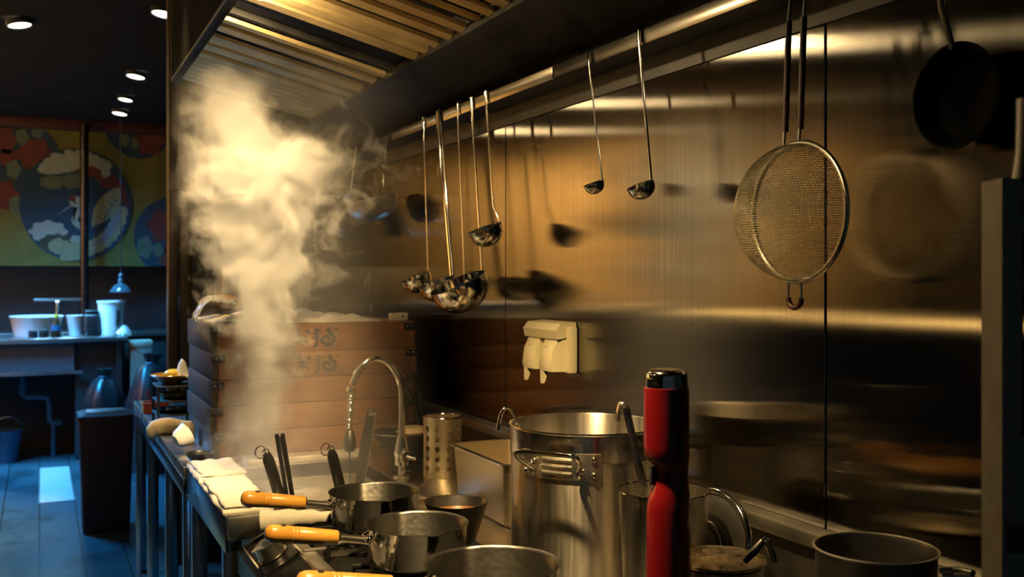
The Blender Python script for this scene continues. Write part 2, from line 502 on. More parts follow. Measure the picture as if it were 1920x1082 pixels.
MB().prism([(0.434, slat_z(0.434, 0.012)), (0.912, slat_z(0.912, 0.012)), (0.912, slat_z(0.912, 0.029)), (0.434, slat_z(0.434, 0.029))], 2.742, 2.752, lambda a, b, d: V((a, d, b))).out('flange', M['steel_dark'], t)

# ------------------------------------------------------------------ utensil rail
t = thing('utensil_rail', 'long steel shelf rail with an upturned lip on the steel wall', 'rail', (1.06, 1.7, 1.845))
MB().box(1.028, 1.0995, -0.4, 3.9, 1.845, 1.849).out('shelf_plate', M['steel_dark'], t)
MB().box(1.026, 1.030, -0.4, 1.985, 1.845, 1.874, 0.0015).box(1.026, 1.030, 1.99, 3.9, 1.845, 1.874, 0.0015).out('lip', steel('worn_lip_steel', 0.24, (0.17, 0.165, 0.15), scale=5, bumps=0.0), t)
MB().box(1.0955, 1.0995, -0.4, 3.9, 1.80, 1.845).out('wall_flange', M['hood'], t)
RX = 1.024   # plane in front of the lip where handles hang

def bowl_shell(mb, c, r, depth, nrm, th=0.0012, n=36, flat=0.25):
    """round bowl: rim centre c, opening towards nrm"""
    z = V(nrm).normalized()
    x = z.orthogonal().normalized(); y = z.cross(x)
    m = Matrix((x, y, z)).transposed()
    pr = []
    k = 9
    for i in range(k+1):
        a = PI/2*i/k
        pr.append((max(r*math.sin(a), 1e-7), -depth*(math.cos(a)**(0.8))))
    for i in range(k, -1, -1):
        a = PI/2*i/k
        pr.append((max((r-th)*math.sin(a), 1e-7), -(depth-th)*(math.cos(a)**(0.8))))
    mb.lathe(pr, c, n, m)

def ladle(label, ytop, ztop, ybot, zbot, r, wd, tilt, grp, mid=None, depth=1.05, mat='chrome', name='hanging_ladle', yaw=0.0, hook_mat=None, hookz=1.876):
    """hangs over the rail lip; the bowl reaches out from the wall"""
    t = thing(name, label, 'ladle', (RX, ytop, hookz), grp)
    hk = arc((1.028, ytop, hookz-0.002), 0.0065, 0, PI, 8)
    hk = [V((1.0345, ytop, hookz-0.022))]+hk+[V((RX-0.0025, ytop, ztop-0.02))]
    MB().tube(hk, 0.0022, 8, flat=1.6, up=(0, 1, 0) if False else None).out('hook', M[hook_mat or mat], t)
    path = [V((RX-0.003, ytop, ztop))]
    if mid: path += [V((RX-0.003, mid[0], mid[1]))]
    d = V((-math.cos(yaw), math.sin(yaw), 0))
    path += [V((RX-0.003, ybot, zbot))]
    MB().tube([path[0]+V((0, 0, 0.004))]+path, [wd*0.9]+[wd]*len(path), 12, flat=0.45, up=(0, 1, 0)).out('handle', M[mat], t)
    tl = math.radians(tilt)
    dirr = d*math.cos(tl)+V((0, 0, -math.sin(tl)))
    nr = d*math.sin(tl)+V((0, 0, math.cos(tl)))
    c = V((RX-0.003, ybot, zbot))+dirr*(r*0.98)
    mb = MB()
    bowl_shell(mb, c, r, r*depth, nr)
    mb.tube([c+(dirr*math.cos(a)+dirr.cross(nr)*math.sin(a))*r for a in [2*PI*i/40 for i in range(40)]], 0.0012, 6, closed=True)
    mb.out('bowl', M[mat], t)
    return t
G1 = 'ladles hanging from the shelf rail'
ladle('smallest thin ladle hanging alone left of the other small ladle', 1.818, 1.855, 1.763, 1.602, 0.0205, 0.0034, 20, G1)
ladle('small ladle with a dark hook hanging between the smallest ladle and the round strainer', 1.628, 1.87, 1.583, 1.587, 0.0255, 0.0042, 24, G1, hook_mat='black')
ladle('thin handled ladle at the left end of the hanging cluster', 2.805, 1.86, 2.765, 1.425, 0.044, 0.0034, 24, G1)
ladle('ladle with the broad flat handle in the hanging cluster', 2.685, 1.872, 2.578, 1.41, 0.050, 0.0140, 20, G1, hook_mat='steel_dark')
ladle('thin ladle behind the big bowl, third handle of the hanging cluster', 2.538, 1.872, 2.488, 1.41, 0.035, 0.0036, 18, G1)
ladle('big bowled ladle at the bottom of the hanging cluster', 2.442, 1.872, 2.372, 1.425, 0.074, 0.0055, 25, G1)
ladle('ladle with bent handle hanging highest in the cluster, nearest the wall seam', 2.347, 1.874, 2.262, 1.542, 0.043, 0.004, 21, G1, mid=(2.302, 1.585))

# strainers and a pan hung further along, dim behind the steam
t = thing('hanging_strainer', 'dim steel strainer hanging on the rail behind the steam', 'strainer', (1.0, 3.2, 1.876))
MB().tube([(1.034, 3.14, 1.855), (1.028, 3.14, 1.879), (1.018, 3.14, 1.86), (1.01, 3.15, 1.74)], 0.004, 8).out('handle', M['black'], t)
mb = MB(); bowl_shell(mb, V((0.985, 3.20, 1.66)), 0.085, 0.07, (-0.25, 0.1, 0.95)); mb.out('bowl', M['steel_dull'], t)
MB().tube([(1.01, 3.15, 1.745), (1.01, 3.15, 1.70), (0.995, 3.12, 1.665)], 0.003, 8).tube([(1.01, 3.15, 1.72), (1.0, 3.22, 1.672)], 0.0022, 8).out('bracket', M['steel'], t)
t = thing('hanging_saucepan', 'dim steel saucepan hanging behind the steam past the dim strainer', 'saucepan', (1.0, 3.5, 1.876))
MB().tube([(1.034, 3.50, 1.855), (1.028, 3.50, 1.879), (1.018, 3.50, 1.86), (1.0, 3.50, 1.70)], 0.005, 8, flat=0.5).out('handle', M['steel'], t)
RM = Matrix.Rotation(math.radians(-62), 3, 'Y')
MB().lathe([(1e-7, -0.03), (0.06, -0.03), (0.072, -0.022), (0.08, 0.03), (0.083, 0.03), (0.078, 0.028), (0.07, -0.02), (1e-7, -0.026)], (0.985, 3.50, 1.62), 40, RM).out('body', M['steel_dull'], t)
t = thing('hanging_cover', 'thin bright edged steel cover hanging tilted at the left edge of the steam', 'cover', (0.62, 4.40, 1.72))
zc_ = V((-0.655, 0.085, 0.77)).normalized(); xc_ = zc_.orthogonal().normalized(); yc_ = zc_.cross(xc_)
RM = Matrix((xc_, yc_, zc_)).transposed()
MB().lathe([(1e-7, 0.006), (0.04, 0.005), (0.064, 0.0), (0.066, -0.002), (0.064, -0.003), (1e-7, 0.002)], (0.625, 4.26, 1.625), 40, RM).out('disc', M['chrome'], t)
MB().tube([(0.64, 4.419, 1.73), (0.64, 4.40, 1.735), (0.645, 4.33, 1.70), (0.66, 4.28, 1.662)], 0.003, 8).out('hook', M['steel'], t)

# round mesh strainer -------------------------------------------------
SX, SY, SZ, SR, SD = 1.0, 1.163, 1.503, 0.100, 0.083
t = thing('mesh_strainer', 'large round wire mesh strainer hanging on the steel wall', 'strainer', (SX, SY, 1.876))
def dome(y, z):
    q = max(0.0, 1-(y*y+z*z)/(SR*SR))
    return V((SX-SD*math.sqrt(q), SY+y, SZ+z))
me_ = MB()
NW = 58
for i in range(1, NW):
    a = -SR+2*SR*i/NW
    h = math.sqrt(max(0, SR*SR-a*a))
    if h < 0.008: continue
    kk = max(6, int(36*h/SR))
    me_.tube([dome(-h*math.cos(PI*j/kk), a) for j in range(kk+1)], 0.00042, 4, caps=False)
    me_.tube([dome(a, -h*math.cos(PI*j/kk)) for j in range(kk+1)], 0.00036, 4, caps=False)
me_.out('wire_mesh', steel('bronze_wire', 0.42, (0.75, 0.68, 0.50), bumps=0), t, angle=80)
MB().tube([V((SX+0.001, SY+SR*math.cos(2*PI*i/72), SZ+SR*math.sin(2*PI*i/72))) for i in range(72)], 0.0052, 10, closed=True, flat=0.7).out('rim', M['steel'], t)
for dy in (0.0165, -0.0165):
    MB().tube([(SX+0.003, SY+dy+0.016, SZ+0.098), (SX+0.006, SY+dy+0.016, 1.64), (SX+0.015, SY+dy+0.018, 1.80), (1.021, SY+dy+0.02, 1.835)], 0.0026, 8).out('handle_wire', M['steel_dark'], t)
    MB().tube([(SX+0.0065, SY+dy+0.016, 1.625), (SX+0.015, SY+dy+0.018, 1.79)], 0.0048, 10).out('handle_sleeve', M['purple'], t)
MB().tube([(1.021, SY+0.0365, 1.832), (1.021, SY+0.034, 1.862), (1.027, SY+0.028, 1.879), (1.031, SY+0.018, 1.879), (1.0235, SY+0.008, 1.862), (1.021, SY+0.0035, 1.832)], 0.0022, 8).out('hanging_loop', M['chrome'], t)
hp = [(SX, SY+0.017, SZ-0.098), (SX, SY+0.018, SZ-0.118)]+[(SX, SY+0.004+0.014*math.cos(a), SZ-0.125-0.014*math.sin(a)) for a in [PI*i/10 for i in range(11)]]+[(SX, SY-0.010, SZ-0.118), (SX, SY-0.009, SZ-0.098)]
MB().tube(hp, 0.0019, 8).out('rest_hook', M['steel'], t)
MB().tube(hp[2:-2], 0.0042, 10).out('hook_sleeve', M['purple'], t)

# dark pan and bits at the dim right end of the wall
t = thing('hanging_pan', 'dark round pan hanging in the shade near the right end of the wall', 'pan', (1.05, 0.933, 1.876))
RM = Matrix.Rotation(math.radians(-90), 3, 'Y')
MB().lathe([(1e-7, -0.032), (0.056, -0.032), (0.066, 0.0), (0.0685, 0.001), (0.065, 0.002), (0.054, -0.029), (1e-7, -0.03)], (1.058, 0.933, 1.640), 48, RM).out('body', plain('sooty_pan_iron', (0.006, 0.006, 0.006), 0.8, spec=0.1), t)
MB().tube([(1.0345, 0.933, 1.856), (1.0285, 0.933, 1.879), (1.021, 0.933, 1.86), (1.035, 0.933, 1.75), (1.055, 0.933, 1.70)], 0.005, 8, flat=0.6).out('handle', M['black'], t)
t = thing('hanging_spatula', 'dark spatula with a dull green handle beside the shaded pan', 'spatula', (1.05, 0.80, 1.876))
MB().tube([(1.0345, 0.80, 1.856), (1.0285, 0.80, 1.879), (1.021, 0.80, 1.86), (1.05, 0.80, 1.64)], 0.0028, 8).out('shaft', M['steel_dark'], t)
MB().box(1.045, 1.053, 0.785, 0.815, 1.585, 1.64, 0.002).out('blade', M['blue_plastic'], t)
MB().box(1.043, 1.055, 0.792, 0.808, 1.53, 1.585, 0.003).out('grip', plain('dull_green_grip', (0.03, 0.10, 0.05), 0.5), t)

# slotted steel upright, close to the camera at the right edge
t = thing('slotted_upright', 'slotted grey steel upright standing close at the right edge', 'shelf upright', (0.745, 0.595, 0.9))
UP = lambda r_, d_, z_: V((S25*d_+C25*(r_+0.010), C25*d_-S25*(r_+0.010), z_))    # frame of the upright: turned 25 degrees
mb = MB()
for (r0, r1, d0, d1) in ((0.400, 0.4165, 0.848, 0.852), (0.4225, 0.445, 0.848, 0.852), (0.4165, 0.4225, 0.860, 0.864)):
    mb.prism([(r0, d0), (r1, d0), (r1, d1), (r0, d1)], 0.9, 1.492, lambda a, b, d: UP(a, b, d))
mb.prism([(0.4165, 0.852), (0.4225, 0.852), (0.4225, 0.860), (0.4165, 0.860)], 1.474, 1.492, lambda a, b, d: UP(a, b, d))
mb.prism([(0.4165, 0.848), (0.4225, 0.848), (0.4225, 0.860), (0.4165, 0.860)], 1.448, 1.462, lambda a, b, d: UP(a, b, d))
mb.prism([(0.4165, 0.848), (0.4225, 0.848), (0.4225, 0.860), (0.4165, 0.860)], 0.9, 1.275, lambda a, b, d: UP(a, b, d))
mb.prism([(0.400, 0.852), (0.403, 0.852), (0.403, 0.885), (0.400, 0.885)], 0.9, 1.492, lambda a, b, d: UP(a, b, d))
mb.out('channel', plain('grey_upright_paint', (0.36, 0.33, 0.26), 0.55), t)
MB().prism([(0.4165, 0.857), (0.4225, 0.857), (0.4225, 0.8602), (0.4165, 0.8602)], 1.276, 1.473, lambda a, b, d: UP(a, b, d)).out('slot_backing', M['black'], t)
MB().tube([UP(0.430, 0.86, 1.488), UP(0.430, 0.86, 1.515), UP(0.432, 0.86, 1.56)], [0.016, 0.012, 0.013], 14).out('bracket_arm', M['steel_dark'], t)
MB().box(-0.012, 0.012, -0.001, 0.001, -0.012, 0.012).xf(Matrix.Translation(UP(0.416, 0.8475, 1.19)) @ Matrix.Rotation(math.radians(-25), 4, 'Z')).out('faded_sticker', plain('faded_sticker', (0.10, 0.10, 0.09), 0.7), t)

# ------------------------------------------------------------------ wall fixture
FX, FY, FZ = 1.10, 2.085, 1.245
t = thing('wall_dispenser', 'cream plastic twin wall fixture with two flap covers', 'wall fixture', (1.0995, FY, 1.19))
MB().box(1.074, 1.0993, 2.005, 2.185, 1.19, 1.297, 0.006).out('back_box', M['cream'], t)
mb = MB()
mb.prism([(1.098, 1.275), (1.05, 1.268), (1.046, 1.288), (1.058, 1.303), (1.098, 1.306)], 2.012, 2.18, lambda a, b, d: V((a, d, b)))
mb.out('top_cap', M['cream'], t, angle=30)
def cover(yc):
    pr = [(1.085, 1.272), (1.054, 1.268), (1.040, 1.243), (1.035, 1.205), (1.038, 1.195), (1.085, 1.195)]
    rings = []
    for (yy, k) in ((-0.036, 0.55), (-0.031, 0.92), (-0.024, 1.0), (0.024, 1.0), (0.031, 0.92), (0.036, 0.55)):
        rings.append([V((1.085+(a-1.085)*k, yc+yy, b)) for a, b in pr])
    c = MB(); c.ring_loft(rings); c = c.out('flap_cover', M['cream'], t, angle=30)
    MB().prism([(1.037, 1.1955), (1.052, 1.1955), (1.042, 1.168), (1.038, 1.166)], yc+0.006, yc+0.02, lambda a, b, d: V((a, d, b))).out('pull_tab', M['cream'], c)
    mk = MB()
    mk.box(1.0445, 1.046, yc-0.003, yc+0.006, 1.247, 1.2505)
    mk.box(1.0425, 1.044, yc-0.007, yc+0.010, 1.2405, 1.2425)
    mk.box(1.0415, 1.0432, yc-0.006, yc+0.009, 1.2370, 1.2385)
    mk.xf(Matrix.Translation((-0.0012, 0, 0))).out('print_mark', M['grey_text'], c)
cover(2.138); cover(2.052)

# ------------------------------------------------------------------ cooking line furniture
# gas range
t = thing('gas_range', 'black and steel gas range with sloping knob panel under the pans', 'stove', (0.68, 1.5, 0.0))
MB().box(0.40, 1.04, 0.55, 2.155, 0.10, 0.84, 0.004).out('body', M['steel_dark'], t)
for (x, y) in ((0.43, 0.6), (0.43, 2.1), (1.0, 0.6), (1.0, 2.1)):
    MB().cyl((x, y, 0), (x, y, 0.101), 0.022).out('leg', M['black'], t)
MB().box(0.448, 0.80, 0.55, 2.15, 0.84, 0.872, 0.002).out('top_plate', M['black_iron'], t)
MB().box(0.80, 1.062, 0.55, 2.165, 0.84, 0.875, 0.002).out('rear_deck', M['steel'], t)
MB().prism([(0.448, 0.886), (0.37, 0.843), (0.37, 0.80), (0.448, 0.80)], 0.55, 2.13, lambda a, b, d: V((a, d, b))).out('knob_panel', M['black_glass'], t, angle=20)
TL = math.atan2(0.043, 0.078)
PN = V((-math.sin(TL), 0, math.cos(TL)))     # panel normal
def onp(s, y, h=0.0):                        # point on the panel, s = 0 at its top edge
    return V((0.448, y, 0.886))+V((-math.cos(TL), 0, -math.sin(TL)))*s+PN*h
mb = MB()
for (a, b) in (((0.0, 2.128), (0.0, 0.55)), ((0.078, 2.128), (0.078, 0.55)), ((0.0, 2.124), (0.078, 2.124)), ((0.0, 1.905), (0.078, 1.905)), ((0.0, 1.625), (0.078, 1.625)), ((0.0, 1.345), (0.078, 1.345))):
    mb.tube([onp(*a, 0.001), onp(*b, 0.001)], 0.0042, 6)
mb.out('panel_frame', M['chrome'], t)
MB().box(0.444, 0.475, 0.55, 2.13, 0.872, 0.889, 0.003).out('front_trim', M['steel_dull'], t)
for y in (1.905, 1.625, 1.345):
    MB().box(0.45, 0.60, y-0.009, y+0.009, 0.8725, 0.893, 0.003).out('divider_bar', M['steel'], t)
for y in (1.985, 1.70, 1.42):
    k = MB(); 
    a, b = onp(0.042, y, 0.001), onp(0.042, y, 0.030)
    k.tube([a, onp(0.042, y, 0.004), b, onp(0.042, y, 0.032)], [0.027, 0.0265, 0.0245, 0.021], 28)
    k = k.out('knob', steel('knob_metal', 0.32, (0.34, 0.33, 0.29), scale=8, bumps=0.0), t)
    MB().tube([onp(0.042, y, 0.001), onp(0.042, y, 0.0025)], 0.0315, 32).out('knob_ring', M['chrome'], k)
    mk = MB()
    for (s0, dy, ws, wy) in ((0.022, 0.050, 0.012, 0.010), (0.030, 0.108, 0.014, 0.006)):
        q = onp(s0, y+dy, 0.0008)
        mk.tube([onp(s0-ws/2, y+dy, 0.0006), onp(s0+ws/2, y+dy, 0.0006)], wy/2, 6, flat=0.3, up=(0, 1, 0))
    for (s0, dy) in ((0.035, 0.085), (0.062, 0.085)):
        mk.tube([onp(s0+0.006*math.cos(a), y+dy+0.006*math.sin(a), 0.0008) for a in [2*PI*i/20 for i in range(20)]], 0.0006, 5, closed=True)
    mk.out('panel_marking', M['white'], t)
for y in (1.94, 1.655, 1.362):
    g = MB()
    g.tube([V((0.60+0.085*math.cos(a), y+0.085*math.sin(a), 0.905)) for a in [2*PI*i/40 for i in range(40)]], 0.006, 8, closed=True)
    for i in range(6):
        a = PI/6+PI/3*i
        p = lambda r, z: V((0.60+r*math.cos(a), y+r*math.sin(a), z))
        g.tube([p(0.125, 0.873), p(0.12, 0.905), p(0.035, 0.9075)], 0.0055, 8)
    g.out('grate', M['black_iron'], t)
    b = MB()
    b.lathe([(1e-7, 0.898), (0.035, 0.896), (0.042, 0.888), (0.042, 0.8725), (0.055, 0.8722)], (0.60, y, 0), 32)
    b.out('burner', M['black_iron'], t)

# noodle boiler: a steel unit with a water basin
t = thing('noodle_boiler', 'stainless noodle boiler with steaming basin between range and wooden steamer', 'boiler', (0.69, 2.5, 0.0))
BX0, BX1, BY0, BY1 = 0.475, 0.80, 2.25, 2.72
mb = MB()
mb.box(0.355, BX0, 2.17, 2.80, 0.855, 0.905, 0.003)
mb.box(BX1, 1.062, 2.17, 2.80, 0.855, 0.905, 0.003)
mb.box(BX0-0.001, BX1+0.001, 2.17, BY0, 0.855, 0.905, 0.003)
mb.box(BX0-0.001, BX1+0.001, BY1, 2.80, 0.855, 0.905, 0.003)
mb.out('worktop', M['steel'], t)
mb = MB()
mb.box(BX0-0.003, BX0, BY0, BY1, 0.62, 0.904); mb.box(BX1, BX1+0.003, BY0, BY1, 0.62, 0.904)
mb.box(BX0, BX1, BY0-0.003, BY0, 0.62, 0.904); mb.box(BX0, BX1, BY1, BY1+0.003, 0.62, 0.904)
mb.box(BX0, BX1, BY0, BY1, 0.617, 0.62)
mb.out('basin', M['steel_dull'], t)
wm = plain('cloudy_hot_water', (0.42, 0.38, 0.28), 0.08, var=0.15, scale=30, bumps=0.35)
MB().grid(lambda u, v: V((BX0+(BX1-BX0)*u, BY0+(BY1-BY0)*v, 0.868+0.002*mnoise.noise(V((u*9, v*11, 0))))), 24, 24).out('water', wm, t)
MB().box(0.50, 0.84, 2.735, 2.80, 0.9052, 0.922, 0.003).out('rear_ledge', plain('pale_worn_steel', (0.66, 0.60, 0.48), 0.5, 0.6, bumps=0.0), t)
MB().box(0.37, 1.05, 2.19, 2.78, 0.30, 0.60, 0.004).out('burner_housing', M['charcoal'], t)
MB().box(0.352, 0.358, 2.17, 2.80, 0.83, 0.9045, 0.001).out('apron', M['leg'], t)
for (x, y) in ((0.372, 2.215), (0.372, 2.70), (1.03, 2.215), (1.03, 2.70)):
    MB().box(x-0.018, x+0.018, y-0.022, y+0.022, 0, 0.856, 0.003).out('leg', M['leg'], t)

# steel table under the steamer
t = thing('steel_table', 'long stainless worktable carrying the wooden steamer and clutter', 'table', (0.7, 3.5, 0.0))
MB().box(0.345, 1.095, 2.803, 4.38, 0.872, 0.905, 0.003).out('tabletop', M['steel'], t)
MB().box(0.345, 0.351, 2.803, 4.38, 0.83, 0.8725, 0.001).out('apron', M['leg'], t)
for y in (2.86, 3.28, 3.85, 4.33):
    MB().box(0.352, 0.388, y-0.02, y+0.02, 0, 0.8725, 0.003).out('leg', M['leg'], t)
    MB().box(1.05, 1.086, y-0.02, y+0.02, 0, 0.8725, 0.003).out('leg', M['leg'], t)
MB().box(0.37, 1.08, 2.83, 4.36, 0.20, 0.22, 0.003).out('undershelf', M['charcoal'], t)

# ------------------------------------------------------------------ stacked wooden steamer trays
BX, BXe, BYf, BYb = 0.432, 1.03, 2.90, 3.38
TZ = 0.9055
TH = [0.069, 0.073, 0.073, 0.075, 0.080]
names = ['bottom', 'second from the bottom', 'middle', 'second from the top', 'topmost']
def strokes(parent, y, ox, oz, sc, segs):
    g = MB()
    for pts, wd in segs:
        P = smooth_path([V((ox+a*sc, y, oz+b*sc)) for a, b in pts], 5)
        k = len(P)
        g.tube(P, [wd*sc*(0.55+0.6*math.sin(PI*(0.15+0.75*i/(k-1)))) for i in range(k)], 6, flat=0.12, up=(1, 0, 1))
    return g
CH1 = [([(0.1, 0.9), (0.15, 0.5), (0.12, 0.3)], 0.05), ([(0.0, 0.1), (0.2, 0.15), (0.3, 0.25)], 0.07)]
CH2 = [([(0.1, 0.95), (0.5, 0.9)], 0.06), ([(0.3, 1.1), (0.3, 0.6)], 0.06), ([(0.9, 1.0), (1.0, 0.85), (0.95, 0.75)], 0.13), ([(0.1, 0.6), (0.9, 0.55)], 0.05), ([(0.5, 0.7), (0.5, -0.1)], 0.06), ([(0.45, 0.4), (0.1, 0.0)], 0.06), ([(0.55, 0.4), (1.0, 0.0)], 0.07), ([(0.25, 0.25), (0.8, 0.28)], 0.05)]
CH3 = [([(0.2, 1.0), (0.7, 0.95)], 0.06), ([(0.0, 0.75), (0.75, 0.7)], 0.05), ([(0.4, 1.1), (0.42, 0.5), (0.4, 0.0), (0.2, -0.25)], 0.10), ([(0.1, 0.45), (0.7, 0.5)], 0.05)]
CH4 = [([(0.4, 1.05), (0.55, 0.85), (0.45, 0.7)], 0.12), ([(0.5, 0.75), (0.85, 0.5), (0.85, 0.15), (0.45, -0.05), (0.05, 0.15), (0.1, 0.45), (0.4, 0.5), (0.5, 0.25)], 0.12), ([(1.0, 1.0), (1.15, 0.95)], 0.08)]
z = TZ
tray_top = {}
for i, h in enumerate(TH):
    lab = 'wooden steamer tray with dark iron corners, %s of the stack' % names[i]
    if i == 4: lab += ', brush characters on it'
    jx = (0.004, -0.003, 0.0, 0.003, -0.002)[i]
    t = thing('steamer_tray', lab, 'steamer tray', ((BX+BXe)/2, (BYf+BYb)/2, z), 'stacked wooden steamer trays')
    x0, x1, z0, z1 = BX+jx, BXe+jx, z+0.0005, z+h-0.0015
    mb = MB()
    mb.box(x0+0.018, x1-0.018, BYf, BYf+0.018, z0, z1, 0.002)
    mb.out('front_board', M['box_wood'], t)
    MB().box(x0+0.018, x1-0.018, BYb-0.018, BYb, z0, z1, 0.002).out('rear_board', M['box_wood'], t)
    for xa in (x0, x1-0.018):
        MB().box(xa, xa+0.018, BYf-0.002, BYb+0.002, z0, z1, 0.002).out('side_board', wood('shaded_side_wood_%d' % i, (0.012, 0.007, 0.004), (0.026, 0.014, 0.007), 0.6, (14, 1, 14)) if xa == x0 else M['box_wood'], t)  # left boards get a darker wood to stand for their shaded side
    MB().box(x0+0.017, x1-0.017, BYf+0.017, BYb-0.017, z0, z0+0.006).out('slatted_bottom', M['box_wood'], t)
    for xa, sg in ((x0, 1), (x1, -1)):
        c = MB()
        xb = xa+sg*0.035
        c.box(min(xa, xb), max(xa, xb), BYf-0.0035, BYf-0.0015, z1-0.026, z1-0.004, 0.0006)
        c.box(min(xa-sg*0.0015, xa), max(xa-sg*0.0015, xa), BYf-0.0035, BYf+0.05, z1-0.026, z1-0.004)
        c = c.out('corner_bracket', M['black_iron'], t)
        r = MB()
        for k in (0.010, 0.024):
            r.ball((xa+sg*k, BYf-0.0035, z1-0.013), 0.0028, (1, 0.7, 1), 8)
        r.out('rivet', M['chrome'], c)
    if i >= 3:
        g = MB()
        for ch, off in ((CH1, 0.0), (CH2, 0.95), (CH3, 2.05), (CH4, 2.75)):
            if i == 3 and off == 0: continue
            q = strokes(t, BYf-0.0012, x0+0.188+off*0.045, z0+0.018, 0.042 if i == 4 else 0.040, ch)
            tmp = bpy.data.meshes.new('tmp'); q.bm.to_mesh(tmp); g.bm.from_mesh(tmp); q.bm.free(); bpy.data.meshes.remove(tmp)
        g.out('brush_lettering', M['ink'], t)
    z += h
BT = z   # top of the stack
# cloth on the stack, and the things lying on it
def cl(u, v):
    x = 0.445+0.485*u; y = 2.925+0.43*v
    e = min(1, 8*u, 8*(1-u), 6*v+0.12, 6*(1-v))
    h = 0.006+0.030*max(0, math.sin(u*PI*1.0))**0.5*(0.6+0.4*math.sin(u*17+v*2))+0.014*mnoise.noise(V((u*6, v*5, 2)))
    dip = math.exp(-((u-0.78)/0.06)**2)
    h *= (1-0.75*dip)
    return V((x, y, BT+0.001+max(0.003, h*e)))
tag(MB().slab(cl, 60, 24, lambda u, v: V((0.445+0.485*u, 2.925+0.43*v, BT-0.0006))).out('steamer_cloth', M['cheesecloth'], loc=(0.69, 3.14, BT), angle=80), 'rumpled damp cloth spread over the topmost steamer tray', 'cloth')
t = thing('small_container', 'small dark container with lime green rim on the topmost steamer tray', 'container', (0.503, 2.912, BT))
MB().box(0.475, 0.532, 2.902, 2.922, BT, BT+0.010, 0.002).out('body', M['charcoal'], t)
MB().box(0.472, 0.535, 2.900, 2.924, BT+0.0095, BT+0.0135, 0.0015).box(0.529, 0.535, 2.900, 2.903, BT, BT+0.012, 0.001).out('rim', M['green'], t)
t = thing('timer_block', 'small pale two part block on the right end of the topmost steamer tray', 'block', (1.0, 2.955, BT))
MB().box(0.967, 0.990, 2.945, 2.968, BT, BT+0.0215, 0.001).out('left_half', M['cream'], t)
b = MB().box(0.9905, 1.022, 2.945, 2.968, BT, BT+0.0225, 0.001).out('right_half', M['cream'], t)
MB().cyl((1.004, 2.9444, BT+0.012), (1.004, 2.9452, BT+0.012), 0.0035, n=14).out('dark_hole', M['black'], b)
def sackf(t_, r, z_):
    k = 1+0.13*math.sin(3*t_+0.5)+0.08*mnoise.noise(V((math.cos(t_)*2, math.sin(t_)*2, z_*20)))
    return r*k, z_
tag(MB().lathe([(1e-7, 0.0), (0.05, 0.0), (0.060, 0.012), (0.057, 0.028), (0.042, 0.041), (0.02, 0.047), (1e-7, 0.048)], (0.508, 3.21, BT+0.030), 36, fn=sackf).out('sack', M['sack'], loc=(0.513, 3.21, BT+0.03), angle=80), 'brown cloth sack slumped on the steamer cloth under the foil', 'sack')
def foilf(u, v):
    a, b = u-0.5, v-0.5
    n_ = mnoise.noise(V((u*5, v*5, 1)))+0.5*mnoise.noise(V((u*13, v*13, 4)))
    x = 0.478+0.115*a+0.012*n_
    y = 3.165+0.10*b+0.01*n_
    z_ = BT+0.085-0.10*max(0, -a-0.14)-0.03*abs(b)+0.007*n_-0.018*(a+0.5)
    if a < -0.3: z_ -= 0.16*(-a-0.3)
    return V((x, y, z_))
tag(MB().slab(foilf, 26, 22, lambda u, v: foilf(u, v)-V((0, 0, 0.0025))).out('foil_sheet', M['foil'], loc=(0.478, 3.165, BT+0.08), angle=25), 'crumpled bright foil sheet draped over the brown sack', 'foil')

# ------------------------------------------------------------------ clutter on the far end of the table
TT = 0.9053
t = thing('small_rack', 'small dark three shelf rack holding dishes at the far end of the worktable', 'rack', (0.405, 3.57, TT))
RZ = (0.955, 1.0, 1.048)
for (x, y) in ((0.352, 3.49), (0.352, 3.65), (0.462, 3.49), (0.462, 3.65)):
    MB().box(x-0.004, x+0.004, y-0.004, y+0.004, TT, 1.048).out('post', M['black'], t)
for zz in RZ:
    MB().box(0.348, 0.466, 3.486, 3.654, zz-0.005, zz, 0.001).out('shelf', M['charcoal'], t)
mb = MB(); mb.lathe([(1e-7, 0), (0.03, 0), (0.032, 0.004), (0.062, 0.026), (0.068, 0.031), (0.066, 0.033), (0.058, 0.027), (0.03, 0.008), (1e-7, 0.007)], (0.402, 3.57, 1.0485), 40)
tag(mb.out('serving_bowl', M['amber'], loc=(0.402, 3.57, 1.0485)), 'wide shallow amber bowl on top of the small dark rack', 'bowl')
t = thing('yellow_lemon', 'bright yellow half lemon sitting in the shallow amber bowl', 'lemon', (0.42, 3.56, 1.062))
MB().ball((0.405, 3.545, 1.084), 0.030, (1, 0.9, 0.55)).out('fruit', M['yellow'], t)
def rag(u, v):
    a, b = u-0.5, v-0.5
    q = max(0, 1-(a*a+b*b)*4.2)
    return V((0.433+0.05*a, 3.535+0.05*b, 1.079+0.0+0.055*q**1.4+0.006*mnoise.noise(V((u*6, v*6, 3)))))
tag(MB().slab(rag, 16, 16, lambda u, v: V((0.433+0.05*(u-0.5), 3.602+0.05*(v-0.5), 1.0785)) if False else rag(u, v)-V((0, 0, 0.004))).out('napkin', M['white'], loc=(0.433, 3.535, 1.079), angle=80), 'peaked white napkin beside the yellow lemon in the amber bowl', 'napkin')
mb = MB(); mb.lathe([(1e-7, 0), (0.03, 0), (0.05, 0.012), (0.054, 0.018), (0.052, 0.019), (0.046, 0.013), (1e-7, 0.004)], (0.41, 3.57, 1.0005), 36)
tag(mb.out('saucer', plain('gold_glaze', (0.52, 0.33, 0.06), 0.25), loc=(0.41, 3.57, 1.0005)), 'gold rimmed saucer on the middle shelf of the small dark rack', 'saucer')
t = thing('serving_tray', 'black oval tray on the lowest shelf of the small dark rack', 'tray', (0.402, 3.57, 0.9553))
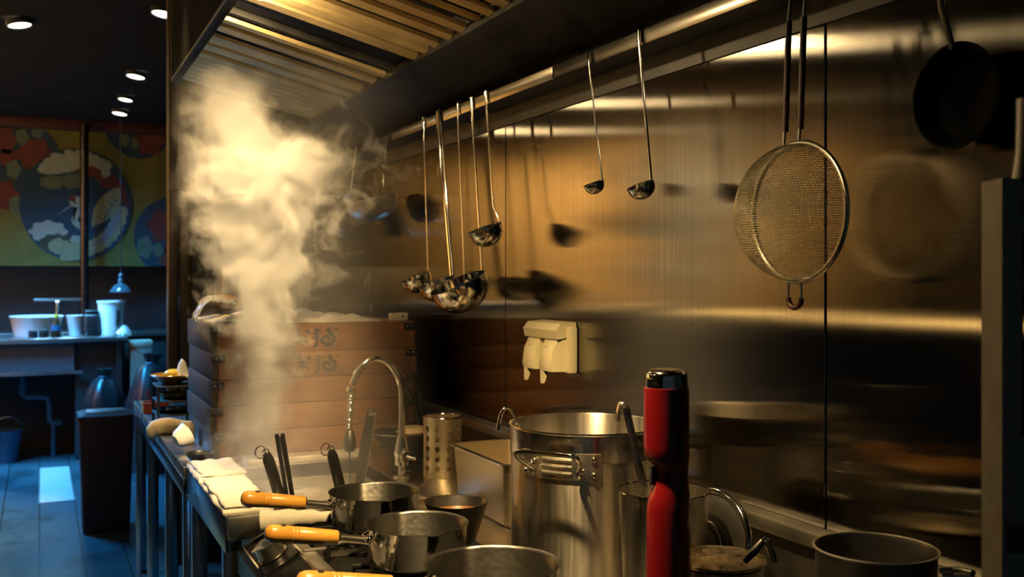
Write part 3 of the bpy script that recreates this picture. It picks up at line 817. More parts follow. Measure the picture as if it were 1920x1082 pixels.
MB().lathe([(1e-7, 0), (0.045, 0), (0.06, 0.012), (0.062, 0.013), (0.056, 0.010), (0.044, 0.003), (1e-7, 0.003)], (0.402, 3.57, 0.9553), 36).out('dish', M['black'], t)
tag(MB().slab(lambda u, v: V((0.385+0.05*u, 3.53+0.05*v, 0.962+0.016*abs(mnoise.noise(V((u*6, v*6, 9))))+0.006*math.sin(PI*u)*math.sin(PI*v))), 16, 16, lambda u, v: V((0.385+0.05*u, 3.53+0.05*v, 0.9605))).out('crumpled_foil', M['foil'], loc=(0.41, 3.555, 0.9605), angle=25), 'small crumpled foil lying in the black oval tray', 'foil')
t = thing('plastic_tray', 'orange red plastic tray on the table edge beyond the small rack', 'tray', (0.375, 3.98, TT))
mb = MB()
mb.box(0.348, 0.43, 3.93, 4.03, TT, TT+0.004)
mb.box(0.345, 0.349, 3.93, 4.03, TT, TT+0.036, 0.001); mb.box(0.43, 0.434, 3.93, 4.03, TT, TT+0.036, 0.001)
mb.box(0.349, 0.43, 3.927, 3.931, TT, TT+0.036, 0.001); mb.box(0.349, 0.43, 4.029, 4.033, TT, TT+0.036, 0.001)
mb.out('body', M['orange'], t)
MB().box(0.340, 0.349, 3.922, 4.038, TT+0.034, TT+0.039, 0.001).box(0.349, 0.436, 3.922, 3.931, TT+0.034, TT+0.039, 0.001).out('rim', M['orange'], t)
tag(MB().tube([(0.425, 3.935, TT+0.003), (0.375, 3.94, TT+0.036), (0.36, 3.945, TT+0.085)], 0.003, 8).out('red_chopstick', plain('red_stick', (0.5, 0.03, 0.03), 0.4), loc=(0.425, 3.935, TT)), 'thin red stick leaning out of the orange plastic tray', 'stick')
def mittf(u):
    return V((0.335+0.10*u, 3.40-0.01*u, TT+0.021+0.006*math.sin(u*5)))
mb = MB(); mb.tube([V((0.322, 3.405, 0.898))]+[V((0.328, 3.405, 0.918))]+[mittf(i/8) for i in range(9)], [0.010, 0.018]+[0.0205]*8+[0.012], 18, flat=1.3)
tag(mb.out('oven_mitt', M['mitt'], loc=(0.38, 3.40, TT), angle=80), 'rolled beige mitt hanging over the table edge in front of the rack', 'mitt')
t = thing('mesh_roll', 'coarse woven mesh roll standing beside the beige mitt', 'mesh roll', (0.405, 3.19, TT))
MB().lathe([(1e-7, 0), (0.02, 0), (0.023, 0.02), (0.022, 0.055), (0.015, 0.066), (1e-7, 0.067)], (0.402, 3.19, TT), 28).out('roll', M['mesh_bag'], t)
MB().tube([V((0.402+0.0235*math.cos(a), 3.19+0.0235*math.sin(a), TT+0.020)) for a in [2*PI*i/28 for i in range(28)]], 0.0022, 6, closed=True).out('band', M['blue_plastic'], t)
t = thing('white_cup', 'white cup tipped on its side on the table edge below the mesh roll', 'cup', (0.372, 3.03, TT))
RM = Matrix.Rotation(math.radians(64), 3, 'Y') @ Matrix.Rotation(math.radians(-18), 3, 'X')
MB().lathe([(1e-7, 0), (0.016, 0), (0.026, 0.010), (0.0335, 0.04), (0.0315, 0.0405), (0.024, 0.012), (1e-7, 0.004)], (0.352, 3.03, TT+0.034), 36, RM).out('body', M['white'], t)
t = thing('small_knife', 'dark handled knife lying by the steamer beside the white cup', 'knife', (0.40, 2.93, TT))
MB().tube([(0.390, 2.885, TT+0.006), (0.410, 2.955, TT+0.007), (0.412, 2.99, TT+0.007)], [0.006, 0.007, 0.006], 10, flat=0.8).out('handle', M['brown_wood'], t)
MB().box(-0.012, 0.012, -0.10, 0.0, -0.0006, 0.0006).xf(Matrix.Translation((0.388, 2.884, TT+0.004)) @ Matrix.Rotation(math.radians(-15), 4, 'Z')).out('blade', M['steel'], t)
t = thing('dark_bowl', 'small black bowl on the table edge in front of the white cup', 'bowl', (0.395, 2.83, TT))
MB().lathe([(1e-7, 0), (0.018, 0), (0.033, 0.018), (0.038, 0.03), (0.036, 0.03), (0.03, 0.018), (1e-7, 0.004)], (0.392, 2.83, TT), 32).out('body', M['black'], t)

# ------------------------------------------------------------------ folded cloths
CT = 0.9053
def folded(x0, x1, y0, y1, z0, h, seed, skew=0.0):
    def top(u, v):
        e = min(1, 14*u, 14*(1-u), 14*v, 14*(1-v))
        w_ = 0.006*mnoise.noise(V((v*4, seed, 0)))
        return V((x0+(x1-x0)*u+skew*v+w_, y0+(y1-y0)*v+0.008*mnoise.noise(V((u*3, seed, 5))), z0+h*(0.45+0.55*e)+0.004*mnoise.noise(V((u*5, v*6, seed)))))
    def bot(u, v):
        w_ = 0.006*mnoise.noise(V((v*4, seed, 0)))
        return V((x0+(x1-x0)*u+skew*v+w_, y0+(y1-y0)*v+0.008*mnoise.noise(V((u*3, seed, 5))), z0))
    return MB().slab(top, 20, 30, bot)
t = thing('folded_cloth', 'white folded cloth at the corner of the boiler, nearer and brighter of two', 'cloth', (0.41, 2.38, CT), 'folded cloths on the boiler edge')
folded(0.352, 0.46, 2.205, 2.54, CT, 0.011, 1).out('lower_fold', M['cloth'], t, angle=80)
folded(0.357, 0.458, 2.212, 2.53, CT+0.0115, 0.008, 2).out('upper_fold', M['cloth'], t, angle=80)
t = thing('folded_cloth', 'white folded cloth under the steam, the farther of two on the boiler edge', 'cloth', (0.42, 2.68, CT), 'folded cloths on the boiler edge')
folded(0.352, 0.468, 2.56, 2.79, CT, 0.013, 3).out('lower_fold', M['cloth'], t, angle=80)
folded(0.36, 0.468, 2.57, 2.78, CT+0.0135, 0.007, 5).out('upper_fold', M['cloth'], t, angle=80)
def rollf(u):
    return V((0.408+0.17*u, 2.085-0.05*u, 0.9115+0.004*math.sin(u*3)))
mb = MB(); mb.tube([rollf(i/12) for i in range(13)], [0.020-0.012*(i/12)+0.002*math.sin(i*2.1) for i in range(13)], 20, flat=1.15)
tag(mb.out('rolled_cloth', M['cloth'], loc=(0.46, 2.06, 0.892), angle=80), 'white cloth rolled to a point under the rearmost pan handle', 'cloth')

# ------------------------------------------------------------------ saucepans
def yukihira(label, x, y, zb):
    t = thing('saucepan', label, 'saucepan', (x, y, zb), 'hammered saucepans with wooden handles')
    def lip(t_, r, z_):
        d_ = min(abs(((t_-1.5*PI+PI) % (2*PI))-PI), abs(((t_-0.5*PI+PI) % (2*PI))-PI))
        k = math.exp(-(d_/0.13)**2)*max(0, (z_-0.045)/0.027)
        return r*(1+0.055*k), z_-0.002*k
    MB().lathe([(1e-7, 0), (0.068, 0), (0.077, 0.004), (0.083, 0.013), (0.0885, 0.070), (0.0905, 0.072)], (x, y, zb), 72, fn=lip).out('body', M['pan_out'], t)
    MB().lathe([(0.0905, 0.0722), (0.0893, 0.0715), (0.0868, 0.068), (0.081, 0.014), (0.074, 0.006), (1e-7, 0.0045)], (x, y, zb), 72, fn=lip).out('inside', M['pan_in'], t)
    hz, hx = zb+0.054, x-0.087
    s = MB()
    s.tube([(hx+0.001, y, hz-0.004), (hx-0.010, y, hz-0.002), (hx-0.040, y, hz+0.004), (hx-0.058, y, hz+0.006)], [0.009, 0.0075, 0.0075, 0.0085], 16)
    s = s.out('socket', M['steel'], t)
    r = MB()
    for dy in (-0.013, 0.013):
        r.ball((hx-0.001, y+dy, hz+0.001), 0.0062, (0.7, 1, 1), 8)
    r.tube([(hx-0.001, y-0.017, hz), (hx-0.003, y, hz+0.001), (hx-0.001, y+0.017, hz)], 0.006, 10, flat=0.6)
    r.out('rivet', M['chrome'], s)
    W_ = MB()
    x0 = hx-0.050
    pf = [(0.0, 0.0095), (0.004, 0.0115), (0.03, 0.0122), (0.068, 0.0130), (0.069, 0.0124), (0.0702, 0.0131), (0.0733, 0.0131), (0.0745, 0.0125), (0.0757, 0.0132), (0.0788, 0.0132), (0.080, 0.0126), (0.0812, 0.0133), (0.105, 0.0140), (0.113, 0.0134), (0.119, 0.0108), (0.122, 0.006)]
    W_.tube([V((x0-a, y, hz+0.0065+0.17*a)) for a, _ in pf], [r_*1.08 for _, r_ in pf], 22)
    h = W_.out('handle', M['handle_wood'], t, angle=50)
    MB().tube([V((x0+0.0005, y, hz+0.0065)), V((x0-0.003, y, hz+0.0067))], 0.0118, 22).out('ferrule', M['chrome'], h)
    MB().tube([V((x0-0.093, y, hz+0.0355)), V((x0-0.093, y, hz+0.0378))], [0.0052, 0.0056], 16).out('hanging_hole', M['black'], h)
    return t
ZG = 0.9125
p1 = yukihira('steel saucepan with wooden handle, farthest of the three on the range', 0.602, 1.937, ZG)
p2 = copy_tree(p1); p2.location = (0.590, 1.657, ZG); p2['label'] = 'hammered steel saucepan with wooden handle, middle of the three on the range'
p3 = copy_tree(p1); p3.location = (0.605, 1.365, ZG); p3.scale = (1.12, 1.12, 1.04); p3['label'] = 'largest hammered steel saucepan with wooden handle, nearest on the range'

t = thing('sauce_bowl', 'dark hammered conical bowl holding brown sauce between two saucepans', 'bowl', (0.712, 1.775, ZG-0.002))
def wav(t_, r, z_): return r*(1+0.02*math.sin(3*t_+1)*max(0, z_/0.07)), z_
MB().lathe([(1e-7, 0), (0.033, 0), (0.037, 0.004), (0.0595, 0.074), (0.061, 0.0755), (0.0585, 0.0745), (0.035, 0.007), (1e-7, 0.005)], (0.712, 1.775, ZG-0.002), 56, fn=wav).out('shell', M['bowl_dark'], t)
MB().lathe([(1e-7, 0.0555), (0.0518, 0.0555), (0.0519, 0.0545), (1e-7, 0.054)], (0.712, 1.775, ZG-0.002), 48).out('sauce', M['sauce'], t)

# ------------------------------------------------------------------ stockpot
PX_, PY_, PZ_, PR = 0.901, 1.612, 0.8755, 0.1375
PH = 0.268
t = thing('stockpot', 'tall stainless stockpot with wire handles on riveted plates', 'pot', (PX_, PY_, PZ_))
MB().lathe([(1e-7, 0), (PR-0.008, 0), (PR, 0.008), (PR, PH-0.052), (PR+0.0012, PH-0.051), (PR+0.0012, PH-0.049)], (PX_, PY_, PZ_), 96).out('body', M['pot'], t)
MB().lathe([(PR, PH-0.0495), (PR+0.0014, PH-0.048), (PR+0.0014, PH-0.004), (PR+0.0035, PH-0.002), (PR+0.003, PH+0.001), (PR-0.0005, PH)], (PX_, PY_, PZ_), 96).out('rim_band', steel('pot_rim_steel', 0.2, (0.72, 0.67, 0.58), bumps=0.0), t)
MB().lathe([(PR-0.0005, PH), (PR-0.002, PH-0.003), (PR-0.002, 0.01), (PR-0.01, 0.003), (1e-7, 0.003)], (PX_, PY_, PZ_), 96).out('inside', M['pot'], t)
def on_pot(a, z_, off=0.0):
    return V((PX_+(PR+off)*math.cos(a), PY_+(PR+off)*math.sin(a), z_))
def pot_handle(a0, zc):
    span = math.radians(31)
    def top(u, v): return on_pot(a0-span+2*span*u, zc+0.022*(2*v-1), 0.0045)
    def bot(u, v): return on_pot(a0-span+2*span*u, zc+0.022*(2*v-1), 0.0012)
    pl = MB().slab(top, 24, 4, bot)
    for k in (-0.011, 0.0, 0.011):
        pl.tube([on_pot(a0+math.radians(q), zc+k, 0.0045) for q in range(-11, 12, 2)], 0.0042, 8)
    pl = pl.out('handle_plate', steel('handle_plate_steel', 0.3, (0.80, 0.75, 0.66), bumps=0.0), t)
    rv = MB()
    for q in (-26, 26):
        for k in (-0.013, 0.013):
            rv.ball(on_pot(a0+math.radians(q), zc+k, 0.005), 0.0052, (1, 1, 1), 8)
    rv.out('rivet', M['chrome'], pl)
    n_ = V((math.cos(a0), math.sin(a0), 0)); tn = V((-math.sin(a0), math.cos(a0), 0))
    for q in (-17, 17):
        c = on_pot(a0+math.radians(q), zc-0.004, 0.008)
        MB().tube([c+(tn*0)+(n_*math.cos(b)+V((0, 0, 1))*math.sin(b))*0.0115 for b in [2*PI*i/24 for i in range(24)]], 0.0048, 10, closed=True).out('lug', M['chrome'], pl)
    b = math.radians(17)
    A = on_pot(a0-b, zc-0.004, 0.012); B = on_pot(a0+b, zc-0.004, 0.012)
    pts = [A-tn*0.007, A+tn*0.004+n_*0.006, A+n_*0.030+V((0, 0, 0.016))-tn*0.008, A+n_*0.047+V((0, 0, 0.030))-tn*0.010, A+n_*0.052+V((0, 0, 0.034))+tn*0.008]
    pts2 = [B+tn*0.007, B-tn*0.004+n_*0.006, B+n_*0.030+V((0, 0, 0.016))+tn*0.008, B+n_*0.047+V((0, 0, 0.030))+tn*0.010, B+n_*0.052+V((0, 0, 0.034))-tn*0.008]
    MB().tube(smooth_path(pts+pts2[::-1], 6), 0.0045, 12).out('wire_handle', M['chrome'], t)
pot_handle(math.radians(220), PZ_+PH-0.055)
pot_handle(math.radians(40), PZ_+PH-0.055)

# wire hook resting over the rim of the pot
RZm = PZ_+PH
ha = math.radians(172)
hk = [on_pot(ha, RZm-0.03, -0.010), on_pot(ha, RZm+0.004, -0.006), on_pot(ha+0.02, RZm+0.028, 0.006), on_pot(ha+0.05, RZm+0.034, 0.018), on_pot(ha+0.06, RZm+0.022, 0.028), on_pot(ha+0.07, RZm-0.004, 0.034)]
tag(MB().tube(smooth_path(hk, 6), 0.0032, 10).out('wire_hook', M['chrome'], loc=tuple(hk[0])), 'bent steel wire hook over the left rim of the stockpot', 'hook')
ha = math.radians(298)
hk = [on_pot(ha, RZm-0.03, -0.008), on_pot(ha, RZm+0.004, -0.004), on_pot(ha+0.03, RZm+0.018, 0.004), on_pot(ha+0.05, RZm+0.012, 0.012), on_pot(ha+0.06, RZm-0.006, 0.013)]
tag(MB().tube(smooth_path(hk, 6), 0.0045, 10).out('wire_hook', M['chrome'], loc=tuple(hk[0])), 'short steel hook on the pot rim just behind the red blender', 'hook')

# rectangular steel tub -------------------------------------------------
t = thing('gastronorm_tub', 'deep rectangular stainless tub between stockpot and perforated holder', 'tub', (0.968, 2.075, 0.8755))
X0, X1, Y0, Y1, Z0, Z1 = 0.882, 1.056, 1.925, 2.245, 0.9055-0.03, 1.012
Z0 = 0.8757
def rr(x0, x1, y0, y1, r, z_, n=5):
    out = []
    for (cx, cy, a0) in ((x1-r, y1-r, 0), (x0+r, y1-r, PI/2), (x0+r, y0+r, PI), (x1-r, y0+r, 1.5*PI)):
        for i in range(n+1):
            a = a0+PI/2*i/n
            out.append(V((cx+r*math.cos(a), cy+r*math.sin(a), z_)))
    return out
mb = MB()
mb.ring_loft([rr(X0+0.018, X1-0.018, Y0+0.018, Y1-0.018, 0.02, Z0), rr(X0+0.012, X1-0.012, Y0+0.012, Y1-0.012, 0.025, Z0+0.006), rr(X0+0.004, X1-0.004, Y0+0.004, Y1-0.004, 0.022, Z1-0.004), rr(X0+0.004, X1-0.004, Y0+0.004, Y1-0.004, 0.022, Z1), rr(X0+0.006, X1-0.006, Y0+0.006, Y1-0.006, 0.02, Z1), rr(X0+0.014, X1-0.014, Y0+0.014, Y1-0.014, 0.023, Z0+0.008), rr(X0+0.02, X1-0.02, Y0+0.02, Y1-0.02, 0.018, Z0+0.002)])
mb.out('walls', M['tub'], t)
mb = MB()
mb.ring_loft([rr(X0-0.004, X1+0.004, Y0-0.004, Y1+0.004, 0.024, Z1-0.002), rr(X0-0.004, X1+0.004, Y0-0.004, Y1+0.004, 0.024, Z1+0.0015), rr(X0+0.006, X1-0.006, Y0+0.006, Y1-0.006, 0.02, Z1+0.0025), rr(X0+0.006, X1-0.006, Y0+0.006, Y1-0.006, 0.02, Z1-0.001), rr(X0-0.004, X1+0.004, Y0-0.004, Y1+0.004, 0.024, Z1-0.002)], cap0=False, cap1=False)
mb.out('rolled_rim', steel('bright_rim_steel', 0.22, (0.85, 0.80, 0.70), bumps=0.0), t)

# perforated cylinder -------------------------------------------------
CX_, CY_, CR, CZ, CHh = 0.925, 2.40, 0.0485, 0.9055, 0.150
t = thing('utensil_holder', 'perforated steel cylinder standing behind the rectangular tub', 'holder', (CX_, CY_, CZ))
mb = MB()
NC, NR = 10, 5
z0, z1 = CZ+0.012, CZ+0.135
def cp(a, z_): return V((CX_+CR*math.cos(a), CY_+CR*math.sin(a), z_))
for c in range(NC):
    for r in range(NR):
        a0, a1 = 2*PI*c/NC, 2*PI*(c+1)/NC
        b0, b1 = z0+(z1-z0)*r/NR, z0+(z1-z0)*(r+1)/NR
        am, bm_ = (a0+a1)/2, (b0+b1)/2
        hr, K = 0.0068, 24
        lay = []
        for f in (1.0, 0.72, 0.40, 0.0):
            row = []
            for k in range(K):
                ph = 2*PI*k/K+PI/4
                cx, cy = math.cos(ph), math.sin(ph)
                m_ = max(abs(cx), abs(cy))
                A = ((a1-a0)/2*cx/m_, (b1-b0)/2*cy/m_); B = (hr/CR*cx, hr*cy)
                row.append(mb.bm.verts.new(cp(am+B[0]+(A[0]-B[0])*f, bm_+B[1]+(A[1]-B[1])*f)))
            lay.append(row)
        for A, B in zip(lay[:-1], lay[1:]):
            for k in range(K):
                j = (k+1) % K
                mb.bm.faces.new((A[k], A[j], B[j], B[k]))
mb.ring_loft([[cp(2*PI*i/80, zz) for i in range(80)] for zz in (CZ, z0)], True, True, False)
mb.ring_loft([[cp(2*PI*i/80, zz) for i in range(80)] for zz in (z1, CZ+CHh)], True, False, False)
bmesh.ops.remove_doubles(mb.bm, verts=mb.bm.verts[:], dist=0.0002)
o = mb.out('sleeve', M['tub'], t, angle=60)
md = o.modifiers.new('thick', 'SOLIDIFY'); md.thickness = 0.0012; md.use_rim = False
MB().tube([cp(2*PI*i/60, CZ+CHh) for i in range(60)], 0.0022, 8, closed=True).out('rim', M['chrome'], t)

# faucet ---------------------------------------------------------------
FBX, FBY, FBZ = 0.823, 2.42, 0.9055
t = thing('faucet', 'curved chrome faucet with spring hose running into the boiler', 'faucet', (FBX, FBY, FBZ))
MB().lathe([(1e-7, 0), (0.021, 0), (0.021, 0.005), (0.010, 0.010), (0.009, 0.028), (0.018, 0.032), (0.020, 0.062), (0.017, 0.080), (0.012, 0.098), (0.0115, 0.104), (1e-7, 0.104)], (FBX, FBY, FBZ), 28).out('valve_body', M['chrome'], t)
MB().tube([(FBX, FBY-0.01, FBZ+0.058), (FBX+0.004, FBY-0.032, FBZ+0.056)], [0.012, 0.014], 18).tube([(FBX+0.004, FBY-0.03, FBZ+0.056), (FBX+0.02, FBY-0.045, FBZ+0.052)], 0.0045, 10).out('tap_handle', M['chrome'], t)
hx, hz = 0.68, 1.20   # hose leaves the arch here
A = []
for i in range(25):
    a = PI*i/24
    A.append(V((0.757+0.066*math.cos(a), FBY, 1.105+0.100*math.sin(a))))
neck = [V((FBX, FBY, FBZ+0.10)), V((FBX, FBY, 1.06))]+A[:22]
MB().tube(neck, 0.0082, 16).out('neck', M['chrome'], t)
e = A[21]
MB().tube([e-V((-0.003, 0, 0.004))+V((-0.004, 0, -0.002)), A[22]+V((-0.002, 0, -0.005))], 0.0112, 18).out('collar', M['chrome'], t)
hose = smooth_path([A[22], V((0.690, FBY-0.004, 1.085)), V((0.686, FBY-0.008, 1.05)), V((0.6865, FBY-0.010, 1.030))], 20)
k = len(hose)
MB().tube(hose, [0.0072+0.0011*math.sin(i*2.4) for i in range(k)], 14).out('spring_hose', M['steel'], t)
q = hose[-1]
MB().lathe([(1e-7, 0.004), (0.009, 0.004), (0.0135, -0.008), (0.0155, -0.024), (0.0150, -0.040), (0.011, -0.047), (1e-7, -0.047)], q, 24).out('aerator', M['steel_dark'], t)
MB().tube([q+V((0, 0, -0.0465)), q+V((0.0005, 0, -0.09)), V((q.x+0.001, q.y, 0.868))], [0.0022, 0.0015, 0.0012], 8).out('water_stream', M['glass'], t)

# noodle basket handles -------------------------------------------------
def basket(label, x, y, xt, yt, zt, grp):
    """long handled noodle basket hooked in the basin"""
    t = thing('noodle_basket', label, 'noodle basket', (x, y, 0.74), grp)
    b, tp = V((x, y, 0.90)), V((xt, yt, zt))
    d_ = (tp-b).normalized()
    MB().tube([b, b+d_*0.01, tp-d_*0.014, tp], [0.0115, 0.0125, 0.0125, 0.008], 14, flat=0.55, up=(1, 0, 0)).out('handle', M['black'], t)
    MB().tube([b+d_*0.0+V((0.011, 0, 0)), tp-d_*0.02+V((0.0125, 0, 0))], 0.0016, 8).tube([b+V((-0.009, -0.006, 0.0)), b+d_*0.03+V((-0.004, -0.007, 0)), b+d_*0.03+V((0.006, -0.007, 0)), b+V((0.010, -0.006, 0))], 0.0012, 8).out('handle_trim', M['chrome'], t)
    c = tp+V((-0.014, -0.004, 0.004))
    MB().tube([c+V((0.0115*math.cos(a), 0.003*math.cos(a), 0.0135*math.sin(a))) for a in [2*PI*i/28 for i in range(28)]], 0.0014, 8, closed=True).tube([tp+V((0.007*math.cos(a)-0.001, 0, 0.002+0.008*math.sin(a))) for a in [PI*i/12 for i in range(13)]], 0.0012, 8).out('ring', M['chrome'], t)
    MB().tube([b, b+V((0.01, 0.005, -0.04)), V((x+0.03, y+0.03, 0.845))], 0.004, 8).lathe([(0.050, 0.0), (0.052, 0.002), (0.040, -0.06), (0.03, -0.085), (1e-7, -0.09), (1e-7, -0.088), (0.028, -0.083), (0.038, -0.058)], (x+0.055, y+0.055, 0.84), 28).out('basket', M['steel_dull'], t)
    return t
GB = 'noodle baskets hooked in the boiler'
basket('noodle basket whose ringed black handle stands leftmost in the boiler', 0.492, 2.275, 0.455, 2.262, 1.018, GB)
basket('noodle basket whose ringed black handle stands behind the farthest saucepan', 0.632, 2.275, 0.601, 2.262, 1.014, GB)
t = thing('kitchen_tongs', 'pair of black bar tongs standing beside the leftmost basket handle', 'tongs', (0.52, 2.30, 0.88))
for dx in (-0.0065, 0.0065):
    MB().tube([(0.520+dx, 2.295, 0.872), (0.489+dx, 2.285, 1.056)], 0.0062, 10, flat=0.8).out('arm', M['black'], t)
MB().tube([(0.52, 2.289, 0.88), (0.489, 2.279, 1.05)], 0.0014, 6).out('bright_edge', M['chrome'], t)

# tall steel server leaning in the basin, dark conical bowl, spatulas ---------
t = thing('steel_turner', 'flat steel turner with bright folded end standing in the boiler', 'turner', (0.765, 2.56, 0.87))
mb = MB()
def turn(u, v):
    z_ = 0.87+0.188*v
    wd = 0.010+0.008*(1-v)*0+0.004*math.sin(v*PI)
    return V((0.755+0.029*v+(u-0.5)*2*wd, 2.56-0.01*v, z_))
mb.slab(turn, 6, 12, lambda u, v: turn(u, v)+V((0, 0.004, 0)))
mb.out('blade', M['black_iron'], t)
MB().box(0.775, 0.798, 2.546, 2.556, 1.046, 1.062, 0.002).out('folded_end', M['chrome'], t)
MB().tube([(0.768, 2.559, 0.873), (0.796, 2.549, 1.05)], 0.0014, 8).out('edge_wire', M['chrome'], t)
t = thing('conical_bowl', 'black conical bowl behind the faucet', 'bowl', (0.90, 2.62, 0.9055))
MB().lathe([(1e-7, 0), (0.028, 0), (0.030, 0.003), (0.082, 0.080), (0.084, 0.082), (0.081, 0.081), (0.028, 0.006), (1e-7, 0.005)], (0.895, 2.63, 0.9055), 48).out('shell', M['black_iron'], t)
MB().tube([V((0.895+0.084*math.cos(2*PI*i/60), 2.63+0.084*math.sin(2*PI*i/60), 0.9055+0.082)) for i in range(60)], 0.0013, 6, closed=True).out('rim', M['steel'], t)
def bn(t_, r, z_): return r*(1+0.1*math.sin(2*t_)), z_
tag(MB().lathe([(1e-7, -0.03), (0.03, -0.02), (0.045, 0.0), (0.035, 0.012), (1e-7, 0.017)], (0.925, 2.635, 0.985), 28, fn=bn).out('bread_bun', plain('pale_dough', (0.66, 0.50, 0.27), 0.7), loc=(0.925, 2.635, 0.95)), 'pale beige lump of dough in the black conical bowl', 'dough')
GS = 'dark stick handles by the steamer'
tag(MB().tube([(0.948, 2.862, 1.145), (0.985, 2.865, 1.085), (1.020, 2.872, 1.03), (1.05, 2.885, 0.906)], [0.007, 0.0075, 0.0065, 0.005], 10).out('spatula_stick', M['black'], loc=(1.05, 2.885, 0.906)), 'longer dark stick leaning at the right end of the steamer trays', 'stick', GS)
tag(MB().tube([(0.990, 2.855, 1.138), (1.010, 2.855, 1.09), (1.030, 2.86, 1.055), (1.052, 2.868, 0.906)], [0.006, 0.0065, 0.006, 0.005], 10).out('spatula_stick', M['black'], loc=(1.052, 2.868, 0.906)), 'shorter dark stick leaning beside the longer one by the steamer', 'stick', GS)

# ------------------------------------------------------------------ right-hand foreground
# tapered steel container with a ladle in it
KX, KY, KR, KZ0, KZ1 = 0.886, 1.338, 0.070, 0.8755, 1.075
t = thing('steel_canister', 'tall tapered steel canister behind the red blender', 'canister', (KX, KY, KZ0))
MB().lathe([(1e-7, 0), (0.058, 0), (0.061, 0.004), (KR, KZ1-KZ0-0.002), (KR+0.0015, KZ1-KZ0), (KR-0.001, KZ1-KZ0), (0.059, 0.006), (1e-7, 0.004)], (KX, KY, KZ0), 72).out('body', M['canister'], t)
MB().tube([V((KX+(KR+0.0005)*math.cos(2*PI*i/72), KY+(KR+0.0005)*math.sin(2*PI*i/72), KZ1)) for i in range(72)], 0.0018, 8, closed=True).out('rim', M['chrome'], t)
t = thing('serving_ladle', 'long steel ladle with hooked end standing in the canister', 'ladle', (0.885, 1.345, 0.885))
top = V((0.829, 1.357, 1.205)); low = V((0.860, 1.345, 1.055)); foot = V((0.885, 1.34, 0.915))
MB().tube([top, top.lerp(low, 0.5), low, foot], [0.0066, 0.0070, 0.0086, 0.008], 14, flat=0.4, up=(1, 0, 0.2)).out('handle', M['steel'], t)
MB().tube(smooth_path([top+V((0.001, 0, -0.006)), top+V((-0.003, 0, 0.007)), top+V((-0.010, 0, 0.008)), top+V((-0.014, 0, -0.004)), top+V((-0.0155, 0, -0.020))], 6), 0.0068, 12, flat=0.28, up=(0, 1, 0)).out('hook', M['steel'], t)
pm = top.lerp(low, 0.5)
MB().tube([pm+V((-0.0002, -0.0026, 0)), pm+V((-0.0004, -0.0034, 0))], 0.0028, 14).out('hole', M['black'], t)
mb = MB(); bowl_shell(mb, V((0.886, 1.338, 0.918)), 0.036, 0.03, (0.1, 0, 1)); mb.out('bowl', M['steel'], t)

# red hand blender
HX, HY = 0.757, 1.137
rt = V((C25, -S25, 0)); fw = V((S25, C25, 0))
t = thing('hand_blender', 'red hand blender with chrome cap standing upright in front of the canister', 'blender', (HX, HY, 0.8725))
sect = [  # z, left offset, right offset (metres along the rt axis), half depth
    (0.8745, -0.018, 0.024, 0.020), (0.89, -0.026, 0.032, 0.029), (0.96, -0.0265, 0.0335, 0.030), (1.02, -0.0268, 0.0332, 0.030), (1.075, -0.0262, 0.0325, 0.0295), (1.098, -0.0262, 0.0320, 0.029), (1.114, -0.0238, 0.0312, 0.028), (1.126, -0.0195, 0.0302, 0.0265), (1.136, -0.0165, 0.0296, 0.0255), (1.150, -0.0155, 0.0294, 0.025), (1.158, -0.0168, 0.0294, 0.0255), (1.163, -0.0235, 0.0300, 0.0285), (1.170, -0.0285, 0.0304, 0.0295), (1.185, -0.0298, 0.0306, 0.030), (1.225, -0.0302, 0.0306, 0.030), (1.262, -0.0300, 0.0304, 0.030)]
def ring(z_, l, r, dp, n=40):
    c, w_ = (l+r)/2, (r-l)/2
    return [V((HX, HY, z_))+rt*(c+w_*math.cos(2*PI*i/n))+fw*dp*math.sin(2*PI*i/n) for i in range(n)]
MB().ring_loft([ring(*s_) for s_ in sect]).out('body', M['red'], t, angle=60)
MB().ring_loft([ring(z_, -0.0285*k, 0.029*k, 0.0285*k) for z_, k in ((1.262, 0.98), (1.266, 1.0), (1.270, 0.97), (1.273, 0.985), (1.280, 0.97), (1.2845, 0.86), (1.2865, 0.6))]).out('cap', M['chrome'], t, angle=60)
MB().box(-0.006, 0.006, -0.004, 0.004, -0.012, 0.012, 0.002).xf(Matrix.Translation(V((HX, HY, 1.145))+rt*(-0.0175)+fw*(-0.004))).out('button', M['charcoal'], t)

# lid standing against the ledge
t = thing('saucepan_cover', 'round steel lid standing on edge behind the canister', 'lid', (0.985, 1.35, 0.8755))
lc = V((0.982, 1.352, 0.972))
zax = V((-0.97, -0.10, 0.22)).normalized()
xax = zax.orthogonal().normalized(); yax = zax.cross(xax)
RM = Matrix((xax, yax, zax)).transposed()
MB().lathe([(1e-7, 0.012), (0.03, 0.0115), (0.032, 0.009), (0.06, 0.008), (0.084, 0.003), (0.086, 0.0), (0.084, -0.001), (1e-7, 0.007)], lc, 72, RM).out('disc', M['steel_dark'], t)
MB().tube([lc+RM @ V((0.090*math.cos(2*PI*i/72), 0.090*math.sin(2*PI*i/72), 0.002)) for i in range(72)], 0.0062, 10, closed=True).out('rim', M['chrome'], t)
MB().tube([lc+zax*0.011+RM @ V((0.04*math.cos(2*PI*i/48), 0.04*math.sin(2*PI*i/48), 0)) for i in range(48)], 0.002, 8, closed=True).out('inner_ring', M['steel'], t)

